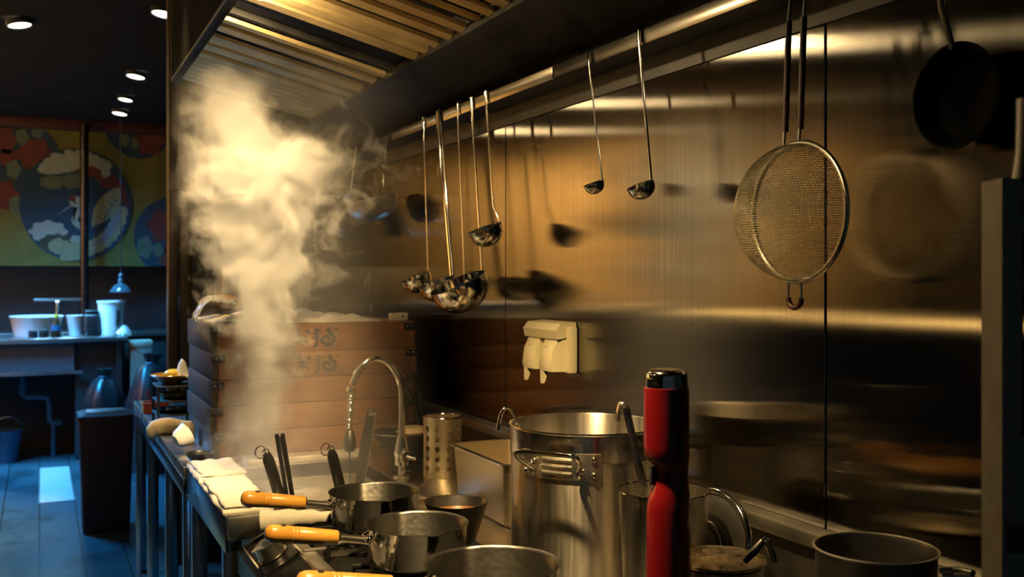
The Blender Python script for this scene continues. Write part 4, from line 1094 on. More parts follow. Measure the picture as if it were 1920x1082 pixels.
# small pot with a stained lid
QX, QY = 0.872, 1.178
t = thing('small_pot', 'small pot with a stained steel lid right of the red blender', 'pot', (QX, QY, 0.8755))
MB().lathe([(1e-7, 0), (0.056, 0), (0.060, 0.004), (0.062, 0.128), (0.060, 0.1285), (1e-7, 0.1285)], (QX, QY, 0.8755), 56).out('body', M['steel_dull'], t)
l = MB(); l.lathe([(0.0655, 0.132), (0.067, 0.1335), (0.066, 0.136), (0.061, 0.1352), (0.05, 0.1385), (0.03, 0.142), (0.012, 0.143), (1e-7, 0.143)], (QX, QY, 0.8755), 64)
l.lathe([(0.0655, 0.132), (0.05, 0.1285), (1e-7, 0.1285)], (QX, QY, 0.8755), 64)
l = l.out('lid', M['dirty'], t)
mb = MB()
for i in range(16):
    a, r = random.uniform(0, 2*PI), random.uniform(0.005, 0.045)
    mb.ball((QX-0.012+0.55*r*math.cos(a), QY-0.004+0.7*r*math.sin(a), 0.8755+0.1418), random.uniform(0.0025, 0.006), (1, 1, 0.35), 6)
mb.out('burnt_crust', M['gunk'], l)
t = thing('clamp_tongs', 'black clamp tongs standing bent over the stained lid', 'tongs', (0.905, 1.14, 1.01))
MB().tube([(0.876, 1.125, 1.0185), (0.891, 1.122, 1.032), (0.903, 1.12, 1.045)], [0.0045, 0.006, 0.0045], 10).out('arm', M['black'], t)
MB().tube([(0.917, 1.112, 1.0165), (0.914, 1.115, 1.03), (0.908, 1.118, 1.044)], [0.0045, 0.0055, 0.0045], 10).out('arm', M['black'], t)
MB().tube([(0.900, 1.121, 1.044), (0.906, 1.119, 1.048), (0.911, 1.117, 1.045)], 0.003, 10).out('hinge', M['chrome'], t)

# dark pan low in front and the dark pot at the right
t = thing('frying_pan', 'dark shallow pan with bright rim at the bottom beside the blender', 'pan', (0.80, 0.985, 0.8755))
MB().lathe([(1e-7, 0), (0.055, 0), (0.06, 0.02), (0.062, 0.09), (0.066, 0.128), (0.0675, 0.1285), (0.064, 0.127), (0.058, 0.122), (1e-7, 0.127)], (0.815, 0.985, 0.8755), 56).out('body', M['black_iron'], t)
MB().tube([V((0.815+0.0675*math.cos(2*PI*i/60), 0.985+0.0675*math.sin(2*PI*i/60), 1.004)) for i in range(60)], 0.0012, 6, closed=True).out('rim', M['steel'], t)
t = thing('dark_pot', 'open steel pot standing in the shade at the lower right', 'pot', (0.945, 0.955, 0.8755))
MB().lathe([(1e-7, 0), (0.066, 0), (0.069, 0.004), (0.0725, 0.192), (0.0745, 0.1945), (0.072, 0.195), (0.0705, 0.19), (0.067, 0.006), (1e-7, 0.004)], (0.947, 0.956, 0.8755), 72).out('body', M['steel_dark'], t)
MB().tube([V((0.947+0.0742*math.cos(2*PI*i/72), 0.956+0.0742*math.sin(2*PI*i/72), 1.0705)) for i in range(72)], 0.0015, 8, closed=True).out('rim', M['steel_dull'], t)
MB().tube([(1.012, 0.915, 1.045), (1.028, 0.905, 1.047), (1.035, 0.885, 1.047), (1.020, 0.878, 1.047), (0.998, 0.898, 1.045)], 0.004, 10).out('side_handle', M['steel_dull'], t)

# ------------------------------------------------------------------ cupboard on the partition behind the steam
t = thing('wall_cupboard', 'dim steel cupboard on the partition behind the steam', 'cupboard', (0.83, 4.28, 1.20))
MB().box(0.665, 1.0, 4.20, 4.4195, 1.20, 1.455, 0.003).out('carcass', M['steel_dark'], t)
for (a, b) in ((0.668, 0.778), (0.782, 0.996)):
    d_ = MB().box(a, b, 4.194, 4.1995, 1.204, 1.45, 0.002).out('door', M['steel_dull'], t)
    MB().box(b-0.012, b-0.006, 4.186, 4.194, 1.25, 1.27, 0.001).out('handle', M['chrome'], d_)

# ------------------------------------------------------------------ far end of the kitchen
t = thing('pedal_bin', 'tall dark maroon waste bin on the tiled floor', 'bin', (0.335, 6.1, 0))
MB().ring_loft([rr(0.215, 0.455, 5.98, 6.22, 0.02, 0.0), rr(0.195, 0.475, 5.96, 6.24, 0.025, 0.62)]).out('body', M['navy_lid'], t)
l = MB().ring_loft([rr(0.190, 0.480, 5.955, 6.245, 0.025, 0.62), rr(0.190, 0.480, 5.955, 6.245, 0.025, 0.645), rr(0.215, 0.455, 5.98, 6.22, 0.02, 0.655)]).out('lid', M['navy_lid'], t)
MB().box(0.235, 0.435, 6.02, 6.18, 0.655, 0.662, 0.003).out('lid_plate', M['table'], l)

t = thing('floor_drain', 'long drain cover coloured pale for its sheen, set in the dark floor tiles', 'drain cover', (0.1, 7.55, 0.0))
MB().box(0.003, 0.197, 6.93, 8.18, 0.0, 0.006, 0.002).out('cover', plain('drain_sheen_paint', (0.52, 0.54, 0.55), 0.4), t)  # pale colour stands in for the light the steel would reflect
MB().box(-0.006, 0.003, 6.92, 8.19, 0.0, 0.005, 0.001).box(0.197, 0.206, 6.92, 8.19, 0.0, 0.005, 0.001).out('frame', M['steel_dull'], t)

# far prep counter
FZt = 0.945
t = thing('prep_counter', 'cold lit steel counter across the far end of the kitchen', 'counter', (0.0, 8.75, 0))
MB().box(-1.6, 0.62, 8.35, 9.04, FZt-0.04, FZt, 0.012).out('worktop', M['table'], t)
MB().box(-1.6, 0.24, 8.42, 8.43, 0.69, FZt-0.041).out('front_panel', plain('grey_panel', (0.10, 0.11, 0.12), 0.6), t)
MB().box(-1.6, 0.30, 8.405, 8.425, 0.665, 0.69, 0.002).out('lower_rail', M['table'], t)
for x in (-1.55, -0.62, 0.56):
    MB().box(x-0.02, x+0.02, 8.42, 8.46, 0, FZt-0.041).out('leg', M['steel_dark'], t)
MB().box(0.25, 0.6, 8.46, 9.0, 0.02, FZt-0.041).out('side_cabinet', M['charcoal'], t)
t = thing('back_bench', 'dark bench against the far wall behind the cold steel counter', 'bench', (0.4, 9.3, 0))
MB().box(-1.6, 1.0, 9.10, 9.59, 0.90, 0.95, 0.006).out('top', M['table'], t)
MB().box(-1.6, 1.0, 9.14, 9.59, 0.0, 0.90).out('cabinet', M['charcoal'], t)
t = thing('waste_pipe', 'bent blue grey drain pipe under the far counter', 'pipe', (0.05, 8.7, 0))
MB().tube([(-0.12, 8.72, 0.9), (-0.12, 8.72, 0.50)]+[(-0.12+0.03, 8.72, 0.472), (0.02, 8.72, 0.472), (0.055, 8.72, 0.46), (0.07, 8.72, 0.43), (0.075, 8.72, 0.28), (0.09, 8.72, 0.26), (0.16, 8.72, 0.26)], 0.026, 14).out('pipe', M['blue_plastic'], t)
MB().tube([(0.10, 8.72, 0.26), (0.10, 8.72, 0.0)], 0.02, 12).out('floor_tail', M['blue_plastic'], t)
MB().tube([(-0.12, 8.72, 0.52), (-0.12, 8.72, 0.58)], 0.034, 14).out('collar', M['blue_plastic'], t)
t = thing('blue_bucket', 'blue plastic bucket on the floor under the far counter', 'bucket', (-0.20, 8.6, 0))
MB().lathe([(1e-7, 0.0), (0.07, 0.0), (0.10, 0.24), (0.105, 0.245), (0.098, 0.24), (0.068, 0.01), (1e-7, 0.01)], (-0.22, 8.6, 0.0), 28).out('body', M['blue_plastic'], t)
MB().tube([V((-0.22+0.1*math.cos(a), 8.6, 0.24+0.10*math.sin(a))) for a in [PI*i/14 for i in range(15)]], 0.004, 8).out('handle', M['steel'], t)
# things on the far counter
ZC = FZt+0.0005
def far(name, label, cat, loc, group=None): return thing(name, label, cat, loc, group)
t = far('rice_bucket', 'white round bucket with dark strip at the right end of the far counter', 'bucket', (0.585, 8.6, ZC))
MB().lathe([(1e-7, 0), (0.083, 0), (0.1, 0.25), (0.108, 0.255), (0.108, 0.27), (0.098, 0.27), (0.09, 0.24), (1e-7, 0.22)], (0.515, 8.62, ZC), 40).out('body', M['white'], t)
MB().box(0.545, 0.575, 8.505, 8.53, ZC+0.07, ZC+0.20, 0.004).out('level_strip', M['black'], t)
t = far('white_tub', 'wide white tub behind the squat bottles on the far counter', 'tub', (0.02, 8.75, ZC), 'white tubs on the far counter')
MB().lathe([(1e-7, 0), (0.16, 0), (0.19, 0.14), (0.196, 0.145), (0.196, 0.155), (0.185, 0.15), (0.15, 0.01), (1e-7, 0.008)], (-0.02, 8.78, ZC), 40).out('body', M['white'], t)
t = far('white_tub', 'narrow white tub between the dark bottle and the black cooker on the far counter', 'tub', (0.26, 8.75, ZC), 'white tubs on the far counter')
MB().lathe([(1e-7, 0), (0.055, 0), (0.075, 0.15), (0.08, 0.155), (0.07, 0.15), (0.05, 0.01), (1e-7, 0.008)], (0.265, 8.72, ZC), 36).out('body', M['white'], t)
t = far('sauce_bottle', 'dark sauce bottle with slim neck below the far lamp bar', 'bottle', (0.115, 8.5, ZC))
MB().lathe([(1e-7, 0), (0.034, 0), (0.036, 0.006), (0.036, 0.09), (0.024, 0.125), (0.013, 0.15), (1e-7, 0.15)], (0.115, 8.48, ZC), 24).out('body', plain('brown_bottle_glass', (0.05, 0.02, 0.008), 0.15), t)
MB().cyl((0.115, 8.48, ZC+0.05), (0.115, 8.48, ZC+0.095), 0.0365).out('label_band', M['blue_plastic'], t)
MB().cyl((0.115, 8.48, ZC+0.15), (0.115, 8.48, ZC+0.175), 0.014).out('cap', M['yellow'], t)
for x, r, h, lab in ((-0.045, 0.032, 0.055, 'squat black jar left on the far counter'), (0.03, 0.034, 0.058, 'squat black jar beside the sauce bottle on the far counter')):
    t = far('spice_jar', lab, 'jar', (x, 8.45, ZC), 'squat jars on the far counter')
    MB().lathe([(1e-7, 0), (r, 0), (r, h*0.75), (r*0.85, h*0.8), (1e-7, h*0.8)], (x, 8.45, ZC), 20).out('body', M['black'], t)
    MB().cyl((x, 8.45, ZC+h*0.8), (x, 8.45, ZC+h), r*0.95).out('lid', M['charcoal'], t)
t = far('rice_cooker', 'large black cooker beside the white bucket on the far counter', 'cooker', (0.37, 8.7, ZC))
MB().box(0.315, 0.43, 8.55, 8.85, ZC, ZC+0.17, 0.025, seg=4).out('body', M['black'], t)
MB().box(0.325, 0.42, 8.56, 8.84, ZC+0.17, ZC+0.20, 0.012, seg=3).out('lid', M['black'], t)
t = far('task_lamp', 'T shaped lamp bar standing on the far counter', 'lamp', (0.13, 8.62, ZC))
MB().cyl((0.125, 8.62, ZC), (0.125, 8.62, ZC+0.275), 0.010, n=12).out('stem', M['steel'], t)
MB().box(-0.04, 0.30, 8.60, 8.64, ZC+0.275, ZC+0.292, 0.004).out('bar', M['table'], t)
MB().cyl((0.125, 8.62, ZC), (0.125, 8.62, ZC+0.01), 0.05).out('base', M['steel'], t)
def crump(t_, r, z_): return r*(1+0.25*mnoise.noise(V((math.cos(t_)*3, math.sin(t_)*3, z_*40)))), z_
tag(MB().lathe([(1e-7, 0), (0.045, 0.0), (0.055, 0.02), (0.04, 0.05), (0.018, 0.075), (1e-7, 0.085)], (0.60, 8.45, ZC), 32, fn=crump).out('plastic_bag', M['foil'], loc=(0.60, 8.45, ZC), angle=20), 'small crumpled shiny bag in front of the white bucket on the far counter', 'bag')
t = far('glass_pendant', 'dim glass pendant lamp above the white bucket at the far end', 'lamp', (0.585, 8.6, 2.70))
MB().tube([(0.585, 8.6, 2.70), (0.585, 8.6, 1.43)], 0.004, 8).out('cord', M['black'], t)
MB().lathe([(0.010, 0.15), (0.022, 0.13), (0.014, 0.11), (0.024, 0.09), (0.02, 0.07), (0.06, 0.045), (0.085, 0.0), (0.082, 0.0), (0.058, 0.043), (0.012, 0.068)], (0.585, 8.6, 1.285), 32).out('shade', M['glass'], t)
t = far('cardboard_box', 'grey carton under the end of the far counter', 'box', (0.78, 8.5, 0))
MB().box(0.645, 0.80, 8.40, 8.60, 0.0, 0.90, 0.004).out('body', plain('grey_carton', (0.16, 0.16, 0.13), 0.8), t)
MB().box(0.64, 0.805, 8.395, 8.605, 0.86, 0.905, 0.004).out('flap', plain('pale_carton_edge', (0.38, 0.38, 0.28), 0.8), t)
def bagf(t_, r, z_): return r*(1+0.10*math.sin(5*t_+z_*9)+0.1*mnoise.noise(V((math.cos(t_)*3, math.sin(t_)*3, z_*6)))), z_
GBg = 'black refuse bags at the far end'
for (x, y, s, lab) in ((0.44, 8.12, 0.95, 'black plastic refuse bag standing behind the bin'), (0.74, 7.75, 1.12, 'black plastic refuse bag standing by the door post')):
    t = far('refuse_bag', lab, 'bag', (x, y, 0), GBg)
    MB().lathe([(1e-7, 0), (0.13*s, 0), (0.16*s, 0.12), (0.15*s, 0.5), (0.09*s, 0.66*s), (0.035*s, 0.7*s), (0.06*s, 0.76*s), (1e-7, 0.74*s)], (x, y, 0), 48, fn=bagf).out('body', M['leather_black'], t, angle=60)
    MB().tube([V((x+0.037*s*math.cos(2*PI*i/20), y+0.037*s*math.sin(2*PI*i/20), 0.70*s)) for i in range(20)], 0.006, 6, closed=True).out('tie', M['blue_plastic'], t)

# noren -----------------------------------------------------------------
NYf = 9.2
def nx(px): return -0.302+(px/3.606)*0.00416
def nz(py): return 2.0-((220+py/3.606)-385)*0.00445
t = thing('noren_curtain', 'mustard noren curtain printed with a white crane roundel', 'curtain', (0.34, NYf, 2.65))
MB().tube([(-1.0, NYf, 2.632), (1.02, NYf, 2.632)], 0.014, 12).out('rod', M['red_wood'], t)
def sheet(x0, x1):
    return MB().slab(lambda u, v: V((x0+(x1-x0)*u, NYf+0.003*math.sin(u*14), 1.495+1.135*v)), 40, 4, lambda u, v: V((x0+(x1-x0)*u, NYf+0.006+0.003*math.sin(u*14), 1.495+1.135*v)))
pl = sheet(-1.0, 0.332).out('cloth_panel', M['noren'], t)
pr_ = sheet(0.338, 1.018).out('cloth_panel', M['noren'], t)
LY = [NYf-0.006]
def art(name, poly, mat, lay, parent=None, clip=True):
    """one printed shape, a thin layer on the cloth"""
    y = NYf-0.0045-0.0012*lay
    pts = []
    for a, b in poly:
        X, Z = nx(a), nz(b)
        pts.append((min(max(X, -0.99), 1.016), min(max(Z, 1.50), 2.615)))
    q = MB()
    q.prism(pts, y, y+0.0008, lambda a, b, d: V((a, d, b)))
    bmesh.ops.triangulate(q.bm, faces=q.bm.faces[:])
    return q.out(name, mat, parent or pl, smooth=False)
def ell(cx, cy, rx, ry, n=48, wob=0.0, k=5):
    return [(cx+rx*(1+wob*math.cos(k*2*PI*i/n))*math.cos(2*PI*i/n), cy+ry*(1+wob*math.cos(k*2*PI*i/n))*math.sin(2*PI*i/n)) for i in range(n)]
def feather(b, tp, w_):
    bx, by = b; tx, ty = tp
    L = math.hypot(tx-bx, ty-by); dx, dy = (tx-bx)/L, (ty-by)/L
    P = [(0, 0.25), (0.4, 0.5), (0.75, 0.52), (0.92, 0.35), (1.0, 0.0)]
    L1 = [(bx+dx*L*s-dy*w_*q, by+dy*L*s+dx*w_*q) for s, q in P]
    L2 = [(bx+dx*L*s+dy*w_*q, by+dy*L*s-dx*w_*q) for s, q in P[:-1]]
    return L1+L2[::-1]
def curve_strip(pts, ws):
    P = smooth_path([V((a, b, 0)) for a, b in pts], 6)
    k = len(P); A, B = [], []
    for i in range(k):
        t_ = (P[min(i+1, k-1)]-P[max(i-1, 0)]).normalized()
        f = i/(k-1)*(len(ws)-1); j = min(int(f), len(ws)-2); w_ = ws[j]+(ws[j+1]-ws[j])*(f-j)
        A.append((P[i].x-t_.y*w_/2, P[i].y+t_.x*w_/2)); B.append((P[i].x+t_.y*w_/2, P[i].y-t_.x*w_/2))
    return A+B[::-1]
# flower roundels round about
for (cx, cy, rx) in ((110, 330, 300), (1180, 800, 285), (930, 20, 240), (-500, 500, 300)):
    art('flower_roundel', ell(cx, cy, rx, rx), M['n_navy'], 1)
for (cx, cy, r) in ((230, 260, 110), (20, 180, 95), (20, 540, 105), (60, 290, 60), (1110, 720, 120), (1170, 960, 90), (1000, 130, 105), (1160, 880, 60), (-470, 420, 120)):
    art('flower_print', ell(cx, cy, r, r*0.95, 60, 0.13, 6), M['n_red'], 2)
for (cx, cy, r) in ((150, 150, 52), (250, 110, 50), (95, 370, 62), (110, 600, 60), (970, 870, 75), (1065, 890, 48), (830, 130, 48), (900, 160, 34)):
    art('leaf_print', ell(cx, cy, r*0.75, r, 40, 0.08, 5), M['n_green'], 3)
art('crane_roundel', ell(505, 590, 374, 380, 72), M['n_navy'], 4)
art('red_band', [(455, 368), (520, 330), (590, 322), (660, 330), (760, 380), (820, 450), (862, 560), (860, 585), (800, 560), (740, 470), (690, 480), (640, 410), (560, 380)], M['n_red'], 5)
tips = [(245, 362), (258, 335), (285, 300), (330, 262), (425, 228), (500, 222), (575, 228), (640, 246), (700, 275), (738, 300), (722, 388)]
for i, tp in enumerate(tips):
    f = i/(len(tips)-1)
    art('wing_feather', feather((480+200*f, 350-25*math.sin(PI*f)), tp, 62), M['n_white'], 6+0.25*(i % 4))
art('cloud_print', ell(345, 445, 80, 46, 60, 0.10, 7), M['n_green'], 5.4)
art('cloud_print', ell(475, 430, 78, 50, 60, 0.10, 7), M['n_green'], 5.6)
art('cloud_print', ell(320, 775, 120, 72, 60, 0.09, 8), M['n_white'], 5.4)
art('cloud_print', ell(505, 835, 48, 38, 48, 0.10, 6), M['n_white'], 5.5)
art('mound_print', ell(368, 850, 104, 60, 60, 0.06, 9), M['n_olive'], 5.8)
for i in range(11):
    f = i/10
    a = math.radians(2+112*f)
    base = (505+235*math.cos(a)*1.02, 610+235*math.sin(a)); tip = (505+352*math.cos(a+0.10), 595+352*math.sin(a+0.10))
    art('tail_feather', feather(base, tip, 78), M['n_cream'], 7+0.25*(i % 4))
art('lilac_band', curve_strip([(790, 625), (755, 710), (700, 800), (620, 870)], [30, 52, 48, 22]), M['n_lilac'], 9)
art('bottom_feather', feather((560, 870), (345, 905), 60), M['n_cream'], 8.3)
art('bottom_feather', feather((590, 930), (390, 950), 50), M['n_cream'], 8.5)
art('crane_wing', [(606, 742), (608, 690), (618, 620), (650, 560), (700, 505), (760, 470), (790, 466), (806, 500), (800, 560), (778, 620), (735, 668), (670, 710)], M['n_cream'], 10)
for i in range(5):
    q = 0.15+0.17*i
    art('scale_line', curve_strip([(625+130*q, 700-215*q), (660+130*q, 715-190*q), (690+110*q, 690-200*q)], [5, 7, 4]), M['n_olive'], 10.6)
art('crane_neck', curve_strip([(505, 560), (530, 600), (515, 650), (488, 695), (530, 735), (575, 728)], [44, 40, 34, 38, 44, 40]), M['n_white'], 10)
art('crane_head', ell(500, 570, 42, 40, 28), M['n_white'], 10.4)
art('crane_cap', ell(478, 548, 22, 24, 20), M['n_red'], 10.8)
art('crane_beak', [(466, 590), (472, 606), (368, 668)], M['n_lilac'], 10.2)
art('crane_eye', ell(494, 574, 9, 9, 14), M['n_navy'], 11)

# ------------------------------------------------------------------ ceiling downlights (in view)
def downlight(label, x, y, r=0.056, tx=-0.13):
    t = thing('ceiling_downlight', label, 'ceiling light', (x, y, 2.70), 'ceiling downlights over the far kitchen')
    z_ = V((tx, -0.08, -0.95)).normalized(); xx = z_.orthogonal().normalized(); yy = z_.cross(xx)
    RM = Matrix((xx, yy, z_)).transposed()
    c = V((x, y, 2.668))
    MB().lathe([(r+0.006, -0.026), (r+0.006, 0.002), (r, 0.003), (r-0.003, -0.004)], c, 32, RM).out('trim_ring', M['charcoal'], t)
    MB().lathe([(1e-7, 0.0), (r-0.003, -0.002), (r-0.003, -0.006), (1e-7, -0.006)], c, 32, RM).out('lens', M['lamp_white'], t)
    MB().cyl((x, y, 2.6995), (x, y, 2.682), 0.02, n=16).out('mount', M['charcoal'], t)
downlight('bright ceiling downlight nearest the edge of the hood', 0.54, 5.12)
downlight('ceiling downlight second in the row beside the hood', 0.55, 6.80)
downlight('dim tilted ceiling downlight between two in the far row', 0.555, 7.72, 0.05)
downlight('farthest ceiling downlight close above the noren', 0.562, 8.40)
downlight('lone slanting ceiling downlight away from the row', -0.09, 5.65, tx=0.16)

# ------------------------------------------------------------------ dining side (seen only as a glow in the steel wall)
t = thing('pass_counter', 'pale topped pass counter along the dining side', 'counter', (-1.35, 4.2, 0))
MB().box(-1.46, -1.05, 0.6, 7.2, 1.18, 1.215, 0.004).out('top', M['pass_top'], t)
MB().box(-1.44, -1.10, 0.65, 7.15, 0.0, 1.18).out('front', M['dark_panel'], t)

def lamp(name, typ, loc, power, col, size=0.08, target=None, spot=None, blend=0.4, shape='DISK', sy=None, spread=None):
    d = bpy.data.lights.new(name, typ)
    d.energy = power; d.color = col
    if typ == 'AREA':
        d.shape = shape; d.size = size
        if sy: d.size_y = sy
        if spread: d.spread = spread
    elif typ == 'SPOT':
        d.shadow_soft_size = size; d.spot_size = spot; d.spot_blend = blend
    else:
        d.shadow_soft_size = size
    o = bpy.data.objects.new(name, d); COL.objects.link(o); o.location = loc
    if target is not None:
        o.rotation_euler = (V(target)-V(loc)).to_track_quat('-Z', 'Y').to_euler()
    return o

WARM = (1.0, 0.67, 0.28)
HALO = (1.0, 0.70, 0.33)
HOODL = ((0.46, 2.36, 2.066, 520),)
for i, (x, y, z_, p) in enumerate(HOODL):
    t = thing('hood_lamp', 'warm globe lamp under the hood above the boiler', 'lamp', (x, y, z_+0.03))
    MB().lathe([(0.012, 0.014), (0.017, 0.016), (0.017, 0.024), (1e-7, 0.025)], (x, y, z_), 28).out('housing', M['steel_dark'], t)
    MB().ball((x, y, z_), 0.019).out('globe', emit('hood_globe_glow_%d' % i, HALO, p), t)
for i, (p0, p1, pw, cone, bl) in enumerate((((0.44, 1.25, 2.02), (0.64, 1.55, 0.93), 120, 84, 0.5), ((0.44, 1.58, 2.03), (0.29, 2.45, 1.38), 225, 54, 0.7))):  # second spot is added under the hood to brighten the steam
    t = thing('hood_spot', ('warm hood spot above the saucepans', 'added warm spot, out of view, turned towards the rising steam')[i], 'lamp', (p0[0], p0[1], 2.10), 'spot lamps under the hood')
    d_ = (V(p1)-V(p0)).normalized()
    c = V(p0)
    MB().tube([c-d_*0.004, c-d_*0.05], [0.030, 0.022], 24).out('housing', M['steel_dark'], t)
    MB().tube([c-d_*0.003, c-d_*0.0025], 0.027, 24).out('lens', M['lamp_warm'], t)
    lamp('hood_spot_light', 'SPOT', p0, pw, (WARM, HALO)[i], 0.025, p1, math.radians(cone), bl)
GD = 'ceiling spots over the dining side'
for i, (x, y, p, pw_) in enumerate(((-1.25, 2.9, 560, 0), (-1.25, 4.56, 560, 0), (-1.25, 6.4, 340, 350), (-1.25, 7.9, 0, 400))):
    t = thing('dining_spot', 'ceiling spot above the pass counter, number %s from the near end' % ('one', 'two', 'three', 'four')[i], 'ceiling light', (x, y, 2.70), GD)
    MB().lathe([(0.05, 0.0), (0.05, -0.008), (0.04, -0.01), (0.036, 0.0)], (x, y, 2.699), 28).out('trim_ring', M['charcoal'], t)
    MB().ball((x, y, 2.645), 0.032).out('globe', M['lamp_dining'], t)
    MB().cyl((x, y, 2.69), (x, y, 2.672), 0.016, n=14).out('holder', M['charcoal'], t)
    if p: lamp('dining_spot_light', 'SPOT', (x, y, 2.60), p, WARM, 0.04, (x-0.01, y, 1.21), math.radians(64), 0.5)
    if pw_: lamp('dining_wall_light', 'SPOT', (x-0.05, y, 2.62), pw_, WARM, 0.04, (-2.2, y+0.1, 1.72), math.radians(84), 0.7)
# added warm spot for the clutter; cold light at the far kitchen end
t = thing('added_aisle_spot', 'added ceiling spot, out of view, warming the cluttered table end', 'ceiling light', (0.27, 3.35, 2.70))
MB().lathe([(0.05, 0.0), (0.05, -0.008), (0.04, -0.01), (0.036, 0.0)], (0.27, 3.35, 2.699), 28).out('trim_ring', M['charcoal'], t)
MB().ball((0.27, 3.35, 2.672), 0.022).out('globe', M['lamp_white'], t)
lamp('added_aisle_light', 'SPOT', (0.27, 3.35, 2.64), 75, WARM, 0.03, (0.40, 3.38, 0.95), math.radians(34), 0.6)
lamp('added_strainer_light', 'SPOT', (-1.25, 1.9, 2.62), 80, WARM, 0.03, (0.97, 1.17, 1.46), math.radians(13), 0.6)  # spot added to brighten the mesh strainer, no fixture built
BLUE = (0.015, 0.40, 1.0)
lamp('cold_ceiling_panel_light', 'AREA', (-0.75, 7.7, 2.6), 85, BLUE, 0.9, (0.35, 7.6, 0.4), shape='RECTANGLE', sy=0.5, spread=math.radians(120))
lamp('cold_side_light', 'AREA', (-1.0, 5.2, 2.4), 12, BLUE, 0.4, (0.35, 3.4, 0.25), shape='RECTANGLE', sy=0.4, spread=math.radians(42))
lamp('task_lamp_light', 'AREA', (0.13, 8.62, ZC+0.272), 2.2, (0.30, 0.66, 1.0), 0.32, (0.13, 8.55, ZC), shape='RECTANGLE', sy=0.03)
lamp('cold_counter_light', 'AREA', (0.1, 8.2, 2.55), 9, (0.16, 0.55, 1.0), 0.5, (0.1, 8.5, 0.9), shape='RECTANGLE', sy=0.2, spread=math.radians(60))

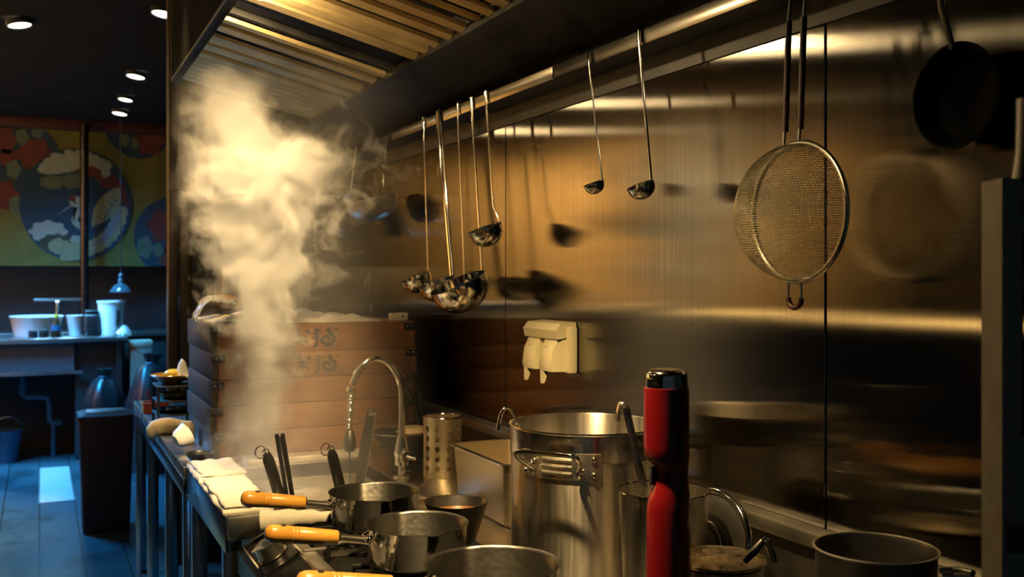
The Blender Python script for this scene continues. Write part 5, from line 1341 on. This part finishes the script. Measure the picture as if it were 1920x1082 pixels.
# ------------------------------------------------------------------ steam
def steam():
    base = V((0.56, 2.50, 0.872))
    m = bpy.data.materials.new('rising_steam'); m.use_nodes = True
    nt = m.node_tree
    nt.nodes.remove(nt.nodes['Principled BSDF'])
    out = nt.nodes['Material Output']
    N = nt.nodes.new
    def math_(op, a, b=None, c=None, clamp=False):
        n = N('ShaderNodeMath'); n.operation = op; n.use_clamp = clamp
        for i, v in enumerate((a, b, c)):
            if v is None: continue
            if isinstance(v, (int, float)): n.inputs[i].default_value = v
            else: link(nt, v, n.inputs[i])
        return n.outputs[0]
    tc = N('ShaderNodeTexCoord')
    sep = N('ShaderNodeSeparateXYZ'); link(nt, tc.outputs['Object'], sep.inputs[0])
    z = sep.outputs['Z']
    zn = math_('DIVIDE', z, 1.05, clamp=True)
    def fcurve(pts):
        n = N('ShaderNodeFloatCurve')
        c = n.mapping.curves[0]
        while len(c.points) > 2: c.points.remove(c.points[1])
        c.points[0].location = pts[0]; c.points[1].location = pts[-1]
        for p in pts[1:-1]: c.points.new(*p)
        n.mapping.update()
        link(nt, zn, n.inputs['Value'])
        return n.outputs[0]
    # wobble: warped position
    def noise3(scale, detail, rough, vec, loc=(0, 0, 0)):
        mp = N('ShaderNodeMapping'); mp.inputs['Location'].default_value = loc
        link(nt, vec, mp.inputs['Vector'])
        n = N('ShaderNodeTexNoise'); n.inputs['Scale'].default_value = scale; n.inputs['Detail'].default_value = detail; n.inputs['Roughness'].default_value = rough
        link(nt, mp.outputs[0], n.inputs['Vector'])
        return n
    nw = noise3(6.0, 2, 0.5, tc.outputs['Object'], (1.3, 2.1, 0.4))
    sub = N('ShaderNodeVectorMath'); sub.operation = 'SUBTRACT'; link(nt, nw.outputs['Color'], sub.inputs[0]); sub.inputs[1].default_value = (0.5, 0.5, 0.5)
    scl = N('ShaderNodeVectorMath'); scl.operation = 'SCALE'; link(nt, sub.outputs[0], scl.inputs[0])
    amp = fcurve([(0, 0.05), (0.3, 0.10), (0.6, 0.22), (1, 0.30)])
    link(nt, amp, scl.inputs['Scale'])
    add = N('ShaderNodeVectorMath'); add.operation = 'ADD'; link(nt, tc.outputs['Object'], add.inputs[0]); link(nt, scl.outputs[0], add.inputs[1])
    sp2 = N('ShaderNodeSeparateXYZ'); link(nt, add.outputs[0], sp2.inputs[0])
    cx = fcurve(STEAM_CX)
    rr_ = fcurve(STEAM_R)
    dd = fcurve(STEAM_D)
    dx = math_('SUBTRACT', sp2.outputs['X'], math_('SUBTRACT', cx, 0.5))
    dy = math_('MULTIPLY', sp2.outputs['Y'], 1.05)
    r = math_('SQRT', math_('ADD', math_('MULTIPLY', dx, dx), math_('MULTIPLY', dy, dy)))
    q = math_('SUBTRACT', 1.0, math_('DIVIDE', r, rr_))
    fine = noise3(12, 4, 0.62, add.outputs[0], (0, 0, 3.0))
    q2 = math_('ADD', q, math_('MULTIPLY', math_('SUBTRACT', fine.outputs['Fac'], 0.53), math_('MULTIPLY', math_('SUBTRACT', 1.3, q), 2.6)))
    core = math_('MULTIPLY', q2, 1.25, clamp=True)
    core = math_('POWER', core, 1.4)
    dens = math_('MULTIPLY', core, math_('MULTIPLY', dd, 60.0))
    # thin wide haze low down in front of the wooden trays
    hz = fcurve([(0, 0.6), (0.1, 1.0), (0.30, 0.75), (0.42, 0.45), (0.6, 0.5), (0.85, 0.4), (1, 0.0)])
    hx = math_('SUBTRACT', 1.0, math_('ABSOLUTE', math_('DIVIDE', math_('SUBTRACT', sep.outputs['X'], 0.09), 0.24)), clamp=True)
    hy = math_('SUBTRACT', 1.0, math_('ABSOLUTE', math_('DIVIDE', sep.outputs['Y'], 0.36)), clamp=True)
    hn = noise3(4.0, 2, 0.6, tc.outputs['Object'], (5, 1, 0))
    hf = math_('MULTIPLY', math_('SUBTRACT', hn.outputs['Fac'], 0.25), 2.2, clamp=True)
    haze = math_('MULTIPLY', math_('MULTIPLY', math_('MULTIPLY', hz, hx), math_('MULTIPLY', hy, hf)), 2.2)
    edge = math_('DIVIDE', math_('ADD', sep.outputs['X'], 0.285), 0.10, clamp=True)
    tot = math_('MULTIPLY', math_('ADD', dens, haze), edge)
    vs = N('ShaderNodeVolumeScatter')
    vs.inputs['Color'].default_value = (0.97, 0.96, 0.93, 1)
    vs.inputs['Anisotropy'].default_value = 0.15
    link(nt, tot, vs.inputs['Density'])
    link(nt, vs.outputs[0], out.inputs['Volume'])
    mb = MB()
    rings = []
    for (zz, x0, x1, y0, y1) in ((0.001, -0.10, 0.25, -0.24, 0.24), (0.10, -0.20, 0.30, -0.26, 0.36), (0.32, -0.21, 0.32, -0.26, 0.36), (0.45, -0.29, 0.33, -0.28, 0.38), (0.60, -0.295, 0.34, -0.30, 0.40), (0.95, -0.295, 0.34, -0.30, 0.44), (1.06, -0.29, 0.34, -0.28, 0.60), (1.14, -0.28, 0.34, -0.25, 0.6)):
        rings.append([p+base for p in rr(x0, x1, y0, y1, 0.08, zz, 4)])
    mb.ring_loft(rings)
    o = mb.out('steam_cloud', m, loc=tuple(base), angle=80)
    tag(o, 'billowing cloud of white steam rising from the boiler up to the hood', 'steam', kind='stuff')
STEAM_CX = [(0, 0.42), (0.2, 0.425), (0.386, 0.45), (0.47, 0.455), (0.56, 0.43), (0.66, 0.445), (0.75, 0.43), (0.85, 0.385), (0.93, 0.34), (1, 0.32)]
STEAM_R = [(0, 0.16), (0.15, 0.14), (0.30, 0.10), (0.40, 0.115), (0.48, 0.135), (0.57, 0.160), (0.66, 0.185), (0.75, 0.22), (0.85, 0.20), (0.93, 0.14), (1, 0.10)]
STEAM_D = [(0, 0.07), (0.15, 0.075), (0.27, 0.10), (0.35, 0.24), (0.43, 0.48), (0.52, 0.80), (0.62, 1.0), (0.72, 0.75), (0.85, 0.36), (0.93, 0.18), (1, 0.0)]
steam()

# ------------------------------------------------------------------ world, camera, render settings
wd_ = bpy.data.worlds.new('night_room'); SC.world = wd_
wd_.use_nodes = True
wd_.node_tree.nodes['Background'].inputs['Color'].default_value = (0.35, 0.55, 0.62, 1)
wd_.node_tree.nodes['Background'].inputs['Strength'].default_value = 0.03

cam = bpy.data.cameras.new('camera')
cam.sensor_width = 36.0
cam.lens = 1900.0/1920.0*36.0
cam.shift_y = -23.0/1920.0
cam.dof.use_dof = True
cam.dof.focus_distance = 1.72
cam.dof.aperture_fstop = 7.0
cam.clip_start = 0.02
co = bpy.data.objects.new('camera', cam); COL.objects.link(co)
co.location = (0, 0, CAM_Z)
co.rotation_euler = (PI/2, 0, -math.radians(25))
SC.camera = co
vsn = SC.view_settings
SC.display_settings.display_device = 'sRGB'
vsn.view_transform = 'Standard'; vsn.look = 'None'; vsn.gamma = 1.0; vsn.use_curve_mapping = False
vsn.exposure = 0.45
cy = SC.cycles
cy.use_denoising = True
cy.use_adaptive_sampling = True; cy.adaptive_threshold = 0.035; cy.adaptive_min_samples = 20
cy.max_bounces = 10; cy.glossy_bounces = 6; cy.diffuse_bounces = 4; cy.transmission_bounces = 6
cy.volume_bounces = 2
cy.volume_step_rate = 0.5
cy.volume_max_steps = 96
cy.sample_clamp_indirect = 6.0
cy.caustics_reflective = False; cy.caustics_refractive = False
cy.blur_glossy = 0.6
